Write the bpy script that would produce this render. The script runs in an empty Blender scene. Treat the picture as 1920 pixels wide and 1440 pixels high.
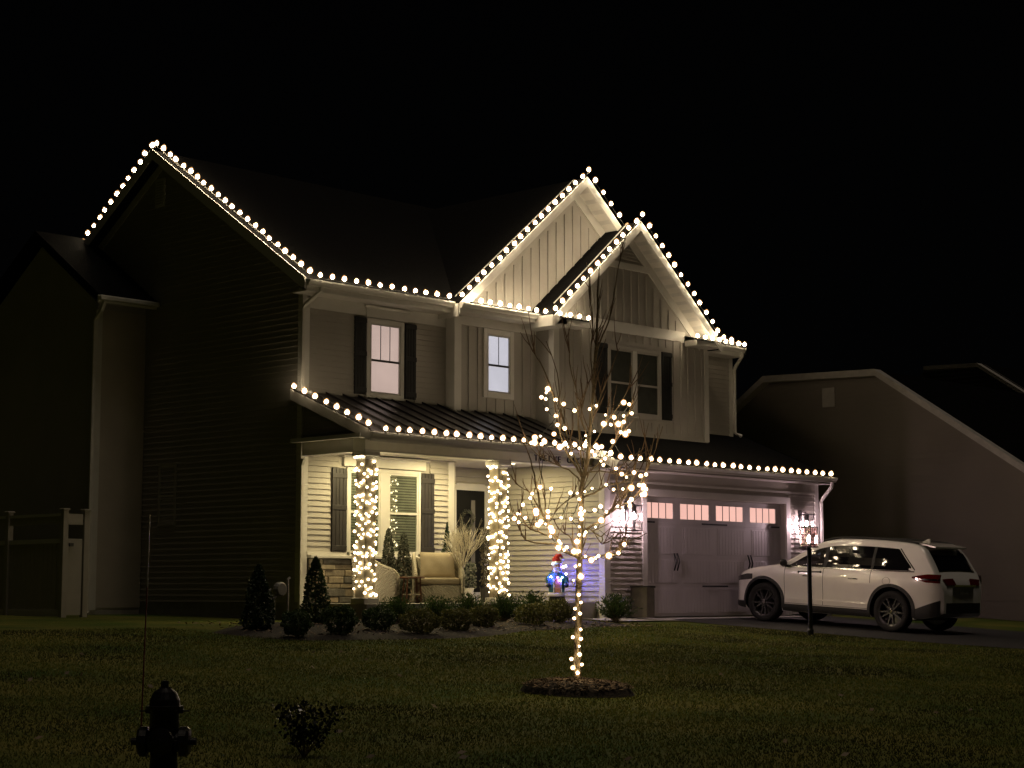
import bpy, bmesh, math, random
import numpy as np
from mathutils import Vector, Matrix
random.seed(7); R = random.uniform
SC = bpy.context.scene
COL = SC.collection

# ------------------------------------------------------------------ camera
F = 3424.0
PITCH = math.atan(390 / F); AZ = math.radians(43.672)
vh = Vector((math.cos(AZ), math.sin(AZ), 0)); rt = Vector((math.sin(AZ), -math.cos(AZ), 0))
vd = vh * math.cos(PITCH) + Vector((0, 0, math.sin(PITCH))); up = rt.cross(vd)
CAM = Vector((-28.8647, -23.7771, 0.5046))
cd = bpy.data.cameras.new("camera"); cam = bpy.data.objects.new("camera", cd); COL.objects.link(cam)
cd.sensor_width = 36; cd.lens = 36 * F / 1920; cd.clip_end = 600; cd.clip_start = 0.1
M = Matrix((rt, up, -vd)).transposed().to_4x4(); M.translation = CAM
cam.matrix_world = M; SC.camera = cam
SC.view_settings.view_transform = 'Standard'; SC.view_settings.look = 'None'
SC.view_settings.exposure = 0.35; SC.view_settings.gamma = 1
SC.cycles.use_denoising = True
SC.cycles.sample_clamp_indirect = 8.0
SC.cycles.max_bounces = 6; SC.cycles.diffuse_bounces = 3; SC.cycles.glossy_bounces = 3
SC.cycles.transparent_max_bounces = 12; SC.cycles.use_light_tree = True
SC.cycles.caustics_reflective = False; SC.cycles.caustics_refractive = False

# ------------------------------------------------------------------ sky and an added faint fill sun from overhead
SUN_EL, SUN_AZ = math.radians(80), math.radians(176)
wd = bpy.data.worlds.new("World"); SC.world = wd; wd.use_nodes = True
nt = wd.node_tree; bg = nt.nodes['Background']; sk = nt.nodes.new('ShaderNodeTexSky')
sk.sky_type = 'NISHITA'; sk.sun_disc = False; sk.sun_elevation = SUN_EL; sk.sun_rotation = SUN_AZ
hs = nt.nodes.new('ShaderNodeHueSaturation'); hs.inputs['Saturation'].default_value = 0.25
nt.links.new(sk.outputs[0], hs.inputs['Color']); nt.links.new(hs.outputs[0], bg.inputs[0]); bg.inputs[1].default_value = 0.0001
sl = bpy.data.lights.new("night_fill", 'SUN'); sl.energy = 0.29; sl.angle = math.radians(14); sl.color = (1, .84, .66)
so = bpy.data.objects.new("night_fill", sl); COL.objects.link(so)
sd = Vector((math.sin(SUN_AZ) * math.cos(SUN_EL), math.cos(SUN_AZ) * math.cos(SUN_EL), math.sin(SUN_EL)))
so.rotation_euler = sd.to_track_quat('Z', 'Y').to_euler()

def ray(px, py): return vd + rt * ((px - 960) / F) - up * ((py - 720) / F)
def on(px, py, axis, val):
    w = ray(px, py); i = 'XYZ'.index(axis); return CAM + w * ((val - CAM[i]) / w[i])
def at(px, py, d): return CAM + ray(px, py) * d
def gz(y):
    if y > 0: return -.04 + .015 * y
    return -.04 + .058 * y if y > -6 else -.388 + .042 * (y + 6)
def hit(px, py):
    w = ray(px, py); lo, hi = 2, 80
    for i in range(50):
        m = (lo + hi) / 2; p = CAM + w * m
        if p.z > gz(p.y): lo = m
        else: hi = m
    return CAM + w * lo

# ------------------------------------------------------------------ materials
def mat(name, col, rough=.7, metal=0, noise=.12, nscale=6, bump=0, bscale=40, emit=None, es=0, coat=0, spec=.5, kind=None, alpha=None, both=False):
    m = bpy.data.materials.new(name); m.use_nodes = True; n = m.node_tree; b = n.nodes['Principled BSDF']
    b.inputs['Roughness'].default_value = rough; b.inputs['Metallic'].default_value = metal
    b.inputs['Specular IOR Level'].default_value = spec
    b.inputs['Coat Weight'].default_value = coat; b.inputs['Coat Roughness'].default_value = .03
    b.inputs['Base Color'].default_value = (*col, 1)
    tc = n.nodes.new('ShaderNodeTexCoord')
    if noise:
        nz = n.nodes.new('ShaderNodeTexNoise'); nz.inputs['Scale'].default_value = nscale; nz.inputs['Detail'].default_value = 5
        n.links.new(tc.outputs['Object'], nz.inputs['Vector'])
        mr = n.nodes.new('ShaderNodeMapRange'); mr.inputs[1].default_value = .3; mr.inputs[2].default_value = .7
        mr.inputs[3].default_value = 1 - noise; mr.inputs[4].default_value = 1 + noise
        n.links.new(nz.outputs[0], mr.inputs[0])
        mx = n.nodes.new('ShaderNodeVectorMath'); mx.operation = 'SCALE'; mx.inputs[0].default_value = col
        n.links.new(mr.outputs[0], mx.inputs['Scale']); n.links.new(mx.outputs[0], b.inputs['Base Color'])
    if bump:
        if kind == 'weave':
            w1 = n.nodes.new('ShaderNodeTexWave'); w1.inputs['Scale'].default_value = bscale; w1.bands_direction = 'Z'; w1.inputs['Distortion'].default_value = 2
            w2 = n.nodes.new('ShaderNodeTexWave'); w2.inputs['Scale'].default_value = bscale * .7; w2.bands_direction = 'DIAGONAL'
            n.links.new(tc.outputs['Object'], w1.inputs['Vector']); n.links.new(tc.outputs['Object'], w2.inputs['Vector'])
            bn = n.nodes.new('ShaderNodeMath'); bn.operation = 'MULTIPLY'; n.links.new(w1.outputs['Fac'], bn.inputs[0]); n.links.new(w2.outputs['Fac'], bn.inputs[1])
            src = bn.outputs[0]
        else:
            bn = n.nodes.new('ShaderNodeTexNoise'); bn.inputs['Scale'].default_value = bscale; bn.inputs['Detail'].default_value = 6
            n.links.new(tc.outputs['Object'], bn.inputs['Vector']); src = bn.outputs[0]
        bp = n.nodes.new('ShaderNodeBump'); bp.inputs['Strength'].default_value = bump; bp.inputs['Distance'].default_value = .02
        n.links.new(src, bp.inputs['Height']); n.links.new(bp.outputs[0], b.inputs['Normal'])
    if emit:
        b.inputs['Emission Color'].default_value = (*emit, 1); b.inputs['Emission Strength'].default_value = es
    if alpha is not None: b.inputs['Alpha'].default_value = alpha
    return m
def emis(name, col, s, tex=0, nscale=3):
    m = bpy.data.materials.new(name); m.use_nodes = True; n = m.node_tree
    for x in list(n.nodes):
        if x.type != 'OUTPUT_MATERIAL': n.nodes.remove(x)
    e = n.nodes.new('ShaderNodeEmission'); e.inputs[0].default_value = (*col, 1); e.inputs[1].default_value = s
    if tex:
        tc = n.nodes.new('ShaderNodeTexCoord'); nz = n.nodes.new('ShaderNodeTexNoise'); nz.inputs['Scale'].default_value = nscale
        mr = n.nodes.new('ShaderNodeMapRange'); mr.inputs[3].default_value = s * (1 - tex); mr.inputs[4].default_value = s * (1 + tex)
        n.links.new(tc.outputs['Object'], nz.inputs[0]); n.links.new(nz.outputs[0], mr.inputs[0]); n.links.new(mr.outputs[0], e.inputs[1])
    n.links.new(e.outputs[0], n.nodes['Material Output'].inputs[0]); return m
def glassm(name, tint=(.9, .95, .95), opac=.1, rough=.02, ior=1.55):
    m = bpy.data.materials.new(name); m.use_nodes = True; n = m.node_tree
    for x in list(n.nodes):
        if x.type != 'OUTPUT_MATERIAL': n.nodes.remove(x)
    t = n.nodes.new('ShaderNodeBsdfTransparent'); t.inputs[0].default_value = (*[c * (1 - opac) for c in tint], 1)
    g = n.nodes.new('ShaderNodeBsdfGlossy'); g.inputs['Roughness'].default_value = rough; g.inputs[0].default_value = (1, 1, 1, 1)
    fr = n.nodes.new('ShaderNodeFresnel'); fr.inputs[0].default_value = ior
    ge = n.nodes.new('ShaderNodeNewGeometry'); inv = n.nodes.new('ShaderNodeMath'); inv.operation = 'SUBTRACT'; inv.inputs[0].default_value = 1; n.links.new(ge.outputs['Backfacing'], inv.inputs[1])
    mu = n.nodes.new('ShaderNodeMath'); mu.operation = 'MULTIPLY'; n.links.new(fr.outputs[0], mu.inputs[0]); n.links.new(inv.outputs[0], mu.inputs[1])
    x = n.nodes.new('ShaderNodeMixShader'); n.links.new(mu.outputs[0], x.inputs[0]); n.links.new(t.outputs[0], x.inputs[1]); n.links.new(g.outputs[0], x.inputs[2])
    n.links.new(x.outputs[0], n.nodes['Material Output'].inputs[0]); return m

WARM = (1, .80, .52)
m_side = mat('vinyl_siding', (.40, .375, .335), .55, noise=.06, nscale=1.5, bump=.12, bscale=25)
m_batt = mat('batten_panel', (.38, .355, .32), .6, noise=.06, nscale=2, bump=.12, bscale=25)
m_trim = mat('white_trim', (.62, .60, .56), .45, noise=.05, nscale=3)
m_gut = mat('gutter_white', (.62, .60, .55), .35, noise=.05)
m_shut = mat('shutter', (.010, .010, .010), .5, noise=.2, nscale=8)
m_shutlow = m_shut
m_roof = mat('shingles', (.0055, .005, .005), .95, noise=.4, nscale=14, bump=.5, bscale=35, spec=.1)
m_metal = mat('metal_roof', (.024, .020, .019), .36, metal=.5, noise=.1, nscale=2)
m_ceil = mat('porch_ceiling', (.6, .57, .52), .6, noise=.04)
m_conc = mat('concrete', (.36, .34, .31), .85, noise=.15, nscale=5, bump=.3, bscale=60)
m_asph = mat('asphalt', (.018, .017, .018), .75, noise=.3, nscale=30, bump=.4, bscale=90)
m_door = mat('front_door', (.007, .007, .008), .45, noise=.1, spec=.2)
m_gar = mat('garage_door', (.52, .49, .50), .5, noise=.05, nscale=2, bump=.05, bscale=50)
m_black = mat('black_metal', (.012, .012, .012), .4, noise=.15)
m_sash = mat('window_sash', (.5, .48, .45), .45, noise=.04)
m_muntin = mat('dark_muntin', (.03, .03, .03), .5)
m_glass = glassm('window_glass', (.93, .96, .93), .03, ior=2.1)
m_blind = mat('blind_slat', (.22, .22, .19), .6)
m_dark = mat('dark_room', (.10, .09, .085), .9)
m_litp = emis('lit_shade_pink', (.72, .50, .46), .80, .22, 1.3)
m_litb = emis('lit_shade_lavender', (.72, .66, .78), .84, .18, 1.3)
m_litg = emis('lit_garage', (1.0, .56, .47), .74, .12, 1)
m_bulb = emis('bulb_glow', WARM, 125)
m_mini = emis('mini_glow', (1, .80, .42), 11)
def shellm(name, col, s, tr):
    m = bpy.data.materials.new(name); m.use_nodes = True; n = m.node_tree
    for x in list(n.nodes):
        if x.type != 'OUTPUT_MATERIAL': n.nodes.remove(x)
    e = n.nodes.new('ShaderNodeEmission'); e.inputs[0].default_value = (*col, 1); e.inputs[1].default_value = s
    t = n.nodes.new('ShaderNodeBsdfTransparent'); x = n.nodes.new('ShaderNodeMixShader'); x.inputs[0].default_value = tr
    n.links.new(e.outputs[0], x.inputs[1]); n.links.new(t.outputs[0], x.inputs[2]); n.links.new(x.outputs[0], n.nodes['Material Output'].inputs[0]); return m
m_shell = shellm('bulb_halo_shell', (1, .52, .20), 1.0, .55)  # glowing see-through shell added around bulb cores to imitate a lens halo
m_wire = mat('light_wire', (.02, .022, .018), .6)
m_lamp = emis('lantern_bulb', (1, .70, .77), 460)
m_post = emis('post_bulb', (1, .84, .72), 430)
m_down = emis('downlight_glow', (1, .80, .42), 9)
stone_c = [(.30, .25, .18), (.24, .20, .15), (.36, .31, .23), (.20, .18, .15), (.33, .27, .19), (.15, .14, .125)]
m_stone = [mat('ledge_stone', c, .85, noise=.25, nscale=9, bump=.6, bscale=14) for c in stone_c]
m_mortar = mat('mortar', (.12, .11, .09), .9)
m_wick = mat('wicker', (.46, .42, .34), .7, noise=.18, nscale=60, bump=1.0, bscale=14, kind='weave')
m_cush = mat('cushion', (.38, .32, .23), .9, noise=.06, nscale=9, bump=.2, bscale=120)
m_wood = mat('brown_wood', (.13, .055, .028), .5, noise=.3, nscale=10)
m_bark = mat('bark', (.16, .12, .07), .85, noise=.35, nscale=30, bump=.5, bscale=60)
m_twig = mat('twig', (.15, .095, .055), .8, noise=.2)
m_white = mat('white_twig', (.62, .57, .46), .7, noise=.1)
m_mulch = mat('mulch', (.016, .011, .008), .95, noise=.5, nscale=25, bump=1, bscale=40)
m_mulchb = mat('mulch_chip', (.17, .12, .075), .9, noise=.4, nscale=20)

def leafm(name, c1, c2, rough=.6, trans=.25):
    m = bpy.data.materials.new(name); m.use_nodes = True; n = m.node_tree; b = n.nodes['Principled BSDF']
    g = n.nodes.new('ShaderNodeNewGeometry'); cr = n.nodes.new('ShaderNodeValToRGB')
    cr.color_ramp.elements[0].color = (*c1, 1); cr.color_ramp.elements[1].color = (*c2, 1)
    n.links.new(g.outputs['Random Per Island'], cr.inputs[0]); n.links.new(cr.outputs[0], b.inputs['Base Color'])
    b.inputs['Roughness'].default_value = rough
    if trans:
        tl = n.nodes.new('ShaderNodeBsdfTranslucent'); x = n.nodes.new('ShaderNodeMixShader'); x.inputs[0].default_value = trans
        n.links.new(cr.outputs[0], tl.inputs[0]); n.links.new(b.outputs[0], x.inputs[1]); n.links.new(tl.outputs[0], x.inputs[2]); n.links.new(x.outputs[0], n.nodes['Material Output'].inputs[0])
    return m
m_leaf_d = leafm('arborvitae_leaf', (.012, .025, .009), (.035, .06, .018))
m_leaf_g = leafm('shrub_leaf', (.02, .045, .012), (.07, .11, .03))
m_leaf_y = leafm('golden_shrub_leaf', (.06, .075, .018), (.20, .19, .055))
m_leaf_p = leafm('porch_tree_leaf', (.010, .030, .016), (.035, .07, .04))
m_leaf_f = leafm('flocked_leaf', (.03, .045, .03), (.22, .22, .18))
m_leaf_n = leafm('dark_sapling_leaf', (.006, .009, .006), (.018, .022, .012), .25)
m_grassb = leafm('grass_blade', (.055, .10, .012), (.21, .19, .04), .7, .45)

# ------------------------------------------------------------------ mesh helpers
def org(parent):
    v = Vector((0, 0, 0)); p = parent
    while p is not None: v += p.location; p = p.parent
    return v
class MB:
    def __init__(s): s.v = []; s.f = []
    def add(s, vs, fs):
        o = len(s.v); s.v += [tuple(x) for x in vs]; s.f += [[i + o for i in f] for f in fs]; return s
    def box(s, x0, x1, y0, y1, z0, z1):
        return s.add([(x0, y0, z0), (x1, y0, z0), (x1, y1, z0), (x0, y1, z0), (x0, y0, z1), (x1, y0, z1), (x1, y1, z1), (x0, y1, z1)],
                     [(0, 3, 2, 1), (4, 5, 6, 7), (0, 1, 5, 4), (1, 2, 6, 5), (2, 3, 7, 6), (3, 0, 4, 7)])
    def hexa(s, a, b):   # two quads (4 pts each), back a, front b
        return s.add(list(a) + list(b), [(0, 1, 2, 3), (7, 6, 5, 4), (0, 4, 5, 1), (1, 5, 6, 2), (2, 6, 7, 3), (3, 7, 4, 0)])
    def prism(s, pts, d):  # polygon (3D pts) swept by vector d
        n = len(pts); d = Vector(d); q = [Vector(p) + d for p in pts]
        return s.add(list(pts) + q, [tuple(range(n))[::-1], tuple(range(n, 2 * n))] + [(i, (i + 1) % n, n + (i + 1) % n, n + i) for i in range(n)])
    def tube(s, pts, rads, n=6, cap=True):
        pts = [Vector(p) for p in pts]; 
        if not hasattr(rads, '__len__'): rads = [rads] * len(pts)
        o = len(s.v); a = None
        for i, p in enumerate(pts):
            t = (pts[min(i + 1, len(pts) - 1)] - pts[max(i - 1, 0)])
            if t.length < 1e-9: t = Vector((0, 0, 1))
            t.normalize()
            if a is None: a = t.orthogonal().normalized()
            a = (a - t * a.dot(t))
            a = a.normalized() if a.length > 1e-6 else t.orthogonal().normalized()
            b = t.cross(a)
            for k in range(n):
                an = 2 * math.pi * k / n; s.v.append(tuple(p + (a * math.cos(an) + b * math.sin(an)) * rads[i]))
        for i in range(len(pts) - 1):
            for k in range(n):
                s.f.append([o + i * n + k, o + i * n + (k + 1) % n, o + (i + 1) * n + (k + 1) % n, o + (i + 1) * n + k])
        if cap: s.f.append([o + k for k in range(n)][::-1]); s.f.append([o + (len(pts) - 1) * n + k for k in range(n)])
        return s
    def lathe(s, prof, n=12, c=(0, 0, 0), axis='z', cap=True):
        o = len(s.v)
        for r, h in prof:
            for k in range(n):
                an = 2 * math.pi * k / n; x, y = r * math.cos(an), r * math.sin(an)
                p = (x, y, h) if axis == 'z' else ((x, h, y) if axis == 'y' else (h, x, y))
                s.v.append((c[0] + p[0], c[1] + p[1], c[2] + p[2]))
        for i in range(len(prof) - 1):
            for k in range(n): s.f.append([o + i * n + k, o + i * n + (k + 1) % n, o + (i + 1) * n + (k + 1) % n, o + (i + 1) * n + k])
        if cap: s.f.append([o + k for k in range(n)][::-1]); s.f.append([o + (len(prof) - 1) * n + k for k in range(n)])
        return s
    def ball(s, c, r, n=10, sc=(1, 1, 1)):
        prof = [(max(1e-4, math.sin(math.pi * i / 6)) * r, -math.cos(math.pi * i / 6) * r) for i in range(7)]
        o = len(s.v); s.lathe(prof, n)
        for i in range(o, len(s.v)):
            v = s.v[i]; s.v[i] = (c[0] + v[0] * sc[0], c[1] + v[1] * sc[1], c[2] + v[2] * sc[2])
        return s
    def mesh(s, name, m, off=(0, 0, 0), smooth=False):
        me = bpy.data.meshes.new(name); me.from_pydata([(a - off[0], b - off[1], c - off[2]) for a, b, c in s.v], [], s.f)
        ms = m if isinstance(m, (list, tuple)) else [m]
        for q in ms: me.materials.append(q)
        if smooth: me.polygons.foreach_set('use_smooth', [True] * len(me.polygons))
        me.update(); return me
    def build(s, name, m, parent=None, world=True, smooth=False, **k):
        o = bpy.data.objects.new(name, s.mesh(name, m, org(parent) if (world and parent) else (0, 0, 0), smooth)); COL.objects.link(o); o.parent = parent
        if parent is None and world and s.v:
            zs = min(v[2] for v in s.v); cx = sum(v[0] for v in s.v) / len(s.v); cy = sum(v[1] for v in s.v) / len(s.v)
            for v in o.data.vertices: v.co = v.co - Vector((cx, cy, zs))
            o.location = (cx, cy, zs)
        for a, b in k.items(): o[a] = b
        return o
def bevel(o, w=.01, seg=2):
    b = o.modifiers.new('bevel', 'BEVEL'); b.width = w; b.segments = seg; b.limit_method = 'ANGLE'; return o
def thing(name, loc, label, cat, group=None, rz=0, kind=None):
    o = bpy.data.objects.new(name, None); COL.objects.link(o); o.location = loc; o.rotation_euler = (0, 0, rz)
    o.empty_display_size = .2; o['label'] = label; o['category'] = cat
    if group: o['group'] = group
    if kind: o['kind'] = kind
    return o
def tag(o, label, cat, group=None):
    o['label'] = label; o['category'] = cat
    if group: o['group'] = group
    return o
def box(name, x0, x1, y0, y1, z0, z1, m, parent, bv=0, **k):
    o = MB().box(x0, x1, y0, y1, z0, z1).build(name, m, parent, **k)
    if bv: bevel(o, bv)
    return o
def piece(name, me, parent, loc, rot=(0, 0, 0), sc=None):   # shared mesh data, world position
    o = bpy.data.objects.new(name, me); COL.objects.link(o); o.parent = parent; o.location = Vector(loc) - org(parent); o.rotation_euler = rot
    if sc: o.scale = sc
    return o

# ------------------------------------------------------------------ ground
YB = [150, 60, 12, 3, 0, -3, -6, -12, -24, -40, -150]
def sheet(name, pts_x, yb, dz, m, **k):
    b = MB(); n = len(pts_x)
    for y in yb:
        for x in pts_x: b.v.append((x, y, gz(max(y, -60)) + dz))
    for j in range(len(yb) - 1):
        for i in range(n - 1): b.f.append([j * n + i, (j + 1) * n + i, (j + 1) * n + i + 1, j * n + i + 1])
    o = b.build(name, m); 
    for a, c in k.items(): o[a] = c
    return o
m_lawn = bpy.data.materials.new('lawn'); m_lawn.use_nodes = True
n = m_lawn.node_tree; b = n.nodes['Principled BSDF']; b.inputs['Roughness'].default_value = .9; b.inputs['Specular IOR Level'].default_value = .1
tc = n.nodes.new('ShaderNodeTexCoord'); z1 = n.nodes.new('ShaderNodeTexNoise'); z1.inputs['Scale'].default_value = .5; z1.inputs['Detail'].default_value = 8; z1.inputs['Roughness'].default_value = .65
n.links.new(tc.outputs['Object'], z1.inputs[0]); cr = n.nodes.new('ShaderNodeValToRGB')
cr.color_ramp.elements[0].position = .35; cr.color_ramp.elements[0].color = (.045, .080, .012, 1)
cr.color_ramp.elements[1].position = .66; cr.color_ramp.elements[1].color = (.16, .145, .034, 1)
n.links.new(z1.outputs[0], cr.inputs[0]); n.links.new(cr.outputs[0], b.inputs['Base Color'])
z2 = n.nodes.new('ShaderNodeTexNoise'); z2.inputs['Scale'].default_value = 18; z2.inputs['Detail'].default_value = 6; n.links.new(tc.outputs['Object'], z2.inputs[0])
bp = n.nodes.new('ShaderNodeBump'); bp.inputs['Strength'].default_value = .9; bp.inputs['Distance'].default_value = .05
n.links.new(z2.outputs[0], bp.inputs['Height']); n.links.new(bp.outputs[0], b.inputs['Normal'])
sheet('ground', [-150, -60, -30, -15, 0, 15, 60, 150], YB, 0, m_lawn, kind='structure')
sheet('driveway', [.15, 3, 6.3], [0, -3, -6, -12, -24, -40], .012, m_asph, kind='structure')
sheet('pavement', [-1.9, -1.0, .15], [.0, -.35, -.75], .03, m_conc, kind='structure')
sheet('garage_apron', [.15, 3, 5.2], [.0, -.35], .02, m_conc, kind='structure')
# mulch bed along the porch
def blob(name, poly, dz, m, mound=.05):
    c = Vector((sum(p[0] for p in poly) / len(poly), sum(p[1] for p in poly) / len(poly)))
    b = MB(); n = len(poly); rings = [1, .92, .7, .4]
    hs_ = [-.02, mound * .5, mound, mound]
    for q, h in zip(rings, hs_):
        for p in poly:
            x, y = c[0] + (p[0] - c[0]) * q, c[1] + (p[1] - c[1]) * q
            b.v.append((x, y, gz(y) + dz + h + (R(-.008, .008) if q < 1 else 0)))
    b.v.append((c[0], c[1], gz(c[1]) + dz + mound))
    for j in range(len(rings) - 1):
        for i in range(n): b.f.append([j * n + i, j * n + (i + 1) % n, (j + 1) * n + (i + 1) % n, (j + 1) * n + i])
    L = (len(rings) - 1) * n
    for i in range(n): b.f.append([L + i, L + (i + 1) % n, 4 * n])
    return b.build(name, m, smooth=True, kind='structure')
bed = [(-11.9, -1.2), (-11.9, -2.2), (-11.4, -2.9), (-10.4, -3.0), (-9.4, -3.2), (-8.2, -3.1), (-7.0, -2.7), (-6.0, -2.2), (-4.8, -2.0), (-3.4, -1.6), (-2.2, -1.5), (-1.9, -1.0), (-1.9, -.1), (-1.9, .22), (-4.5, .22), (-7.3, .22), (-7.38, .22), (-7.7, .6), (-8.6, 1.0), (-9.8, .6), (-11, -.4)]
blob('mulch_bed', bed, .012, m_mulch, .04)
chips = MB()
def chip(x, y, z, s):
    a = R(0, 6.28); d = Vector((math.cos(a), math.sin(a), R(-.3, .5))) * s; w = Vector((-math.sin(a), math.cos(a), R(-.4, .4))) * s * .3
    p = Vector((x, y, z)); chips.add([p - d - w, p + d - w, p + d + w, p - d + w], [(0, 1, 2, 3)])
for i in range(1500):
    x = R(-11.6, -2.2); y = R(-2.9, .1) + (x + 11) * .04
    chip(x, y, gz(y) + .07, R(.015, .045))
TR = hit(1083, 1299)
ring = [(TR.x + math.cos(a / 24 * 6.283) * .62 * R(.94, 1.05), TR.y + math.sin(a / 24 * 6.283) * .62 * R(.94, 1.05)) for a in range(24)]
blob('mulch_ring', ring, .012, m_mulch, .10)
for i in range(1900):
    a = R(0, 6.283); r = math.sqrt(R(0, 1)) * .60; y = TR.y + r * math.sin(a)
    chip(TR.x + r * math.cos(a), y, gz(y) + .14 - .06 * (r / .60) ** 4, R(.01, .03))
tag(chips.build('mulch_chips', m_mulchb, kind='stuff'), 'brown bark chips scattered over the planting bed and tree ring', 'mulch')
nb = m_grassb.node_tree; tcg = nb.nodes.new('ShaderNodeTexCoord'); ng = nb.nodes.new('ShaderNodeTexNoise'); ng.inputs['Scale'].default_value = .55; ng.inputs['Detail'].default_value = 6
mg = nb.nodes.new('ShaderNodeMapRange'); mg.inputs[1].default_value = .35; mg.inputs[2].default_value = .65; mg.inputs[3].default_value = .35; mg.inputs[4].default_value = 1.35; vg = nb.nodes.new('ShaderNodeVectorMath'); vg.operation = 'SCALE'
nb.links.new(tcg.outputs['Object'], ng.inputs[0]); nb.links.new(ng.outputs[0], mg.inputs[0]); nb.links.new(mg.outputs[0], vg.inputs['Scale'])
rampn = [x for x in nb.nodes if x.type == 'VALTORGB'][0]
for l in list(nb.links):
    if l.from_node == rampn: nb.links.new(vg.outputs[0], l.to_socket)
nb.links.new(rampn.outputs[0], vg.inputs[0])
fl = MB()
for i in range(55):
    d = R(12, 32); a = R(-.28, .28); p = CAM + (vh * math.cos(a) + rt * math.sin(a)) * d
    if p.y > -3.3 or p.x > 0: continue
    p.z = gz(p.y) + .035; q = Vector((R(-1, 1), R(-1, 1), R(-.2, .4))).normalized() * .04; w = q.orthogonal().normalized() * .022; fl.add([p - q, p - w, p + q, p + w], [(0, 1, 2, 3)])
tag(fl.build('fallen_leaves', leafm('dry_leaf', (.10, .07, .04), (.30, .22, .14)), kind='stuff'), 'dry fallen leaves scattered thinly over the dark lawn', 'leaves')
# grass blades near and middle distance
rng = np.random.default_rng(3)
def grass(n, dmin, dmax, s0, s1):
    d = np.sqrt(rng.uniform(dmin ** 2, dmax ** 2, n)); a = rng.uniform(-.31, .31, n)
    X = CAM.x + d * (vh.x * np.cos(a) + rt.x * np.sin(a)); Y = CAM.y + d * (vh.y * np.cos(a) + rt.y * np.sin(a))
    keep = (Y < -.2) & ~((X > .1) & (X < 6.4)) & (np.hypot(X - TR.x, Y - TR.y) > .64) & ~((Y > -1.2) & (X > -2))
    keep &= ~((Y > np.interp(X, [-12, -11.3, -10.2, -9, -8.1, -7, -6, -4.5, -2], [-1.3, -2.9, -3.05, -3.2, -3.15, -2.7, -2.2, -1.9, -1.45])) & (X > -11.9) & (X < -1.9))
    X, Y, d = X[keep], Y[keep], d[keep]; n = len(X)
    Z = np.where(Y > -6, -.04 + .058 * Y, -.388 + .042 * (Y + 6))
    h = rng.uniform(s0, s1, n); th = rng.uniform(0, 6.283, n); w = .004 + d * .00016
    lx, ly = rng.normal(0, .45, n) * h, rng.normal(0, .45, n) * h
    V = np.zeros((n, 3, 3)); V[:, 0] = np.stack([X - np.cos(th) * w, Y - np.sin(th) * w, Z], 1); V[:, 1] = np.stack([X + np.cos(th) * w, Y + np.sin(th) * w, Z], 1)
    V[:, 2] = np.stack([X + lx, Y + ly, Z + h], 1); return V.reshape(-1, 3)
V = np.concatenate([grass(60000, 10, 18, .012, .032), grass(170000, 18, 36, .014, .034)])
me = bpy.data.meshes.new('grass'); nv = len(V); me.vertices.add(nv); me.vertices.foreach_set('co', V.ravel()); me.loops.add(nv); me.loops.foreach_set('vertex_index', np.arange(nv, dtype=np.int32))
me.polygons.add(nv // 3); me.polygons.foreach_set('loop_start', np.arange(0, nv, 3, dtype=np.int32)); me.polygons.foreach_set('loop_total', np.full(nv // 3, 3, dtype=np.int32)); me.update(); me.validate()
me.materials.append(m_grassb); go = bpy.data.objects.new('grass', me); COL.objects.link(go); go['kind'] = 'stuff'
tag(go, 'short dark winter grass covering the front lawn', 'grass')

# ------------------------------------------------------------------ siding
def P2(pl, u, o, z):   # plane ('F', y) faces the street, ('L', x) faces left, ('R', x) faces right; o = out of the wall
    return (u, pl[1] - o, z) if pl[0] == 'F' else ((pl[1] - o, u, z) if pl[0] == 'L' else (pl[1] + o, u, z))
def obox(b, pl, u0, u1, o0, o1, z0, z1):
    A = [P2(pl, u, o0, z) for u, z in ((u0, z0), (u1, z0), (u1, z1), (u0, z1))]; B = [P2(pl, u, o1, z) for u, z in ((u0, z0), (u1, z0), (u1, z1), (u0, z1))]
    return b.hexa(A, B)
def ob(name, pl, u0, u1, o0, o1, z0, z1, m, parent, bv=0):
    o = obox(MB(), pl, u0, u1, o0, o1, z0, z1).build(name, m, parent)
    if bv: bevel(o, bv)
    return o
def lap(pl, lim, z0, z1, parent, holes=(), rev=.105, m=None, joined_below=None, over=0):
    """lim(z) -> (u0, u1). one board per course; boards below joined_below are joined into one part"""
    z = z0; low = MB()
    while z < z1 - .03:
        zt = min(z + rev, z1)
        a0, a1 = lim(z); b0, b1 = lim(zt)
        segs = [(a0, a1, b0, b1)]; zc = (z + zt) / 2
        for h in holes:
            if h[2] <= zc <= h[3]:
                ns = []
                for s in segs:
                    if h[1] <= s[0] or h[0] >= s[1]: ns.append(s); continue
                    if h[0] - s[0] > .05: ns.append((s[0], h[0], s[2], h[0]))
                    if s[1] - h[1] > .05: ns.append((h[1], s[1], h[1], s[3]))
                segs = ns
        for s in segs:
            if s[1] - s[0] < .05: continue
            A = [P2(pl, s[0], 0, z), P2(pl, s[1], 0, z), P2(pl, s[3], 0, zt), P2(pl, s[2], 0, zt)]
            B = [P2(pl, s[0], .032, z), P2(pl, s[1], .032, z), P2(pl, s[3], .003, zt), P2(pl, s[2], .003, zt)]
            if joined_below is not None and zt < joined_below: low.hexa(A, B)
            else: MB().hexa(A, B).build('siding_board', m or m_side, parent)
        z = zt
    if low.v:
        o = low.build('lower_siding', m or m_side, parent); o['kind'] = 'stuff'
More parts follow.
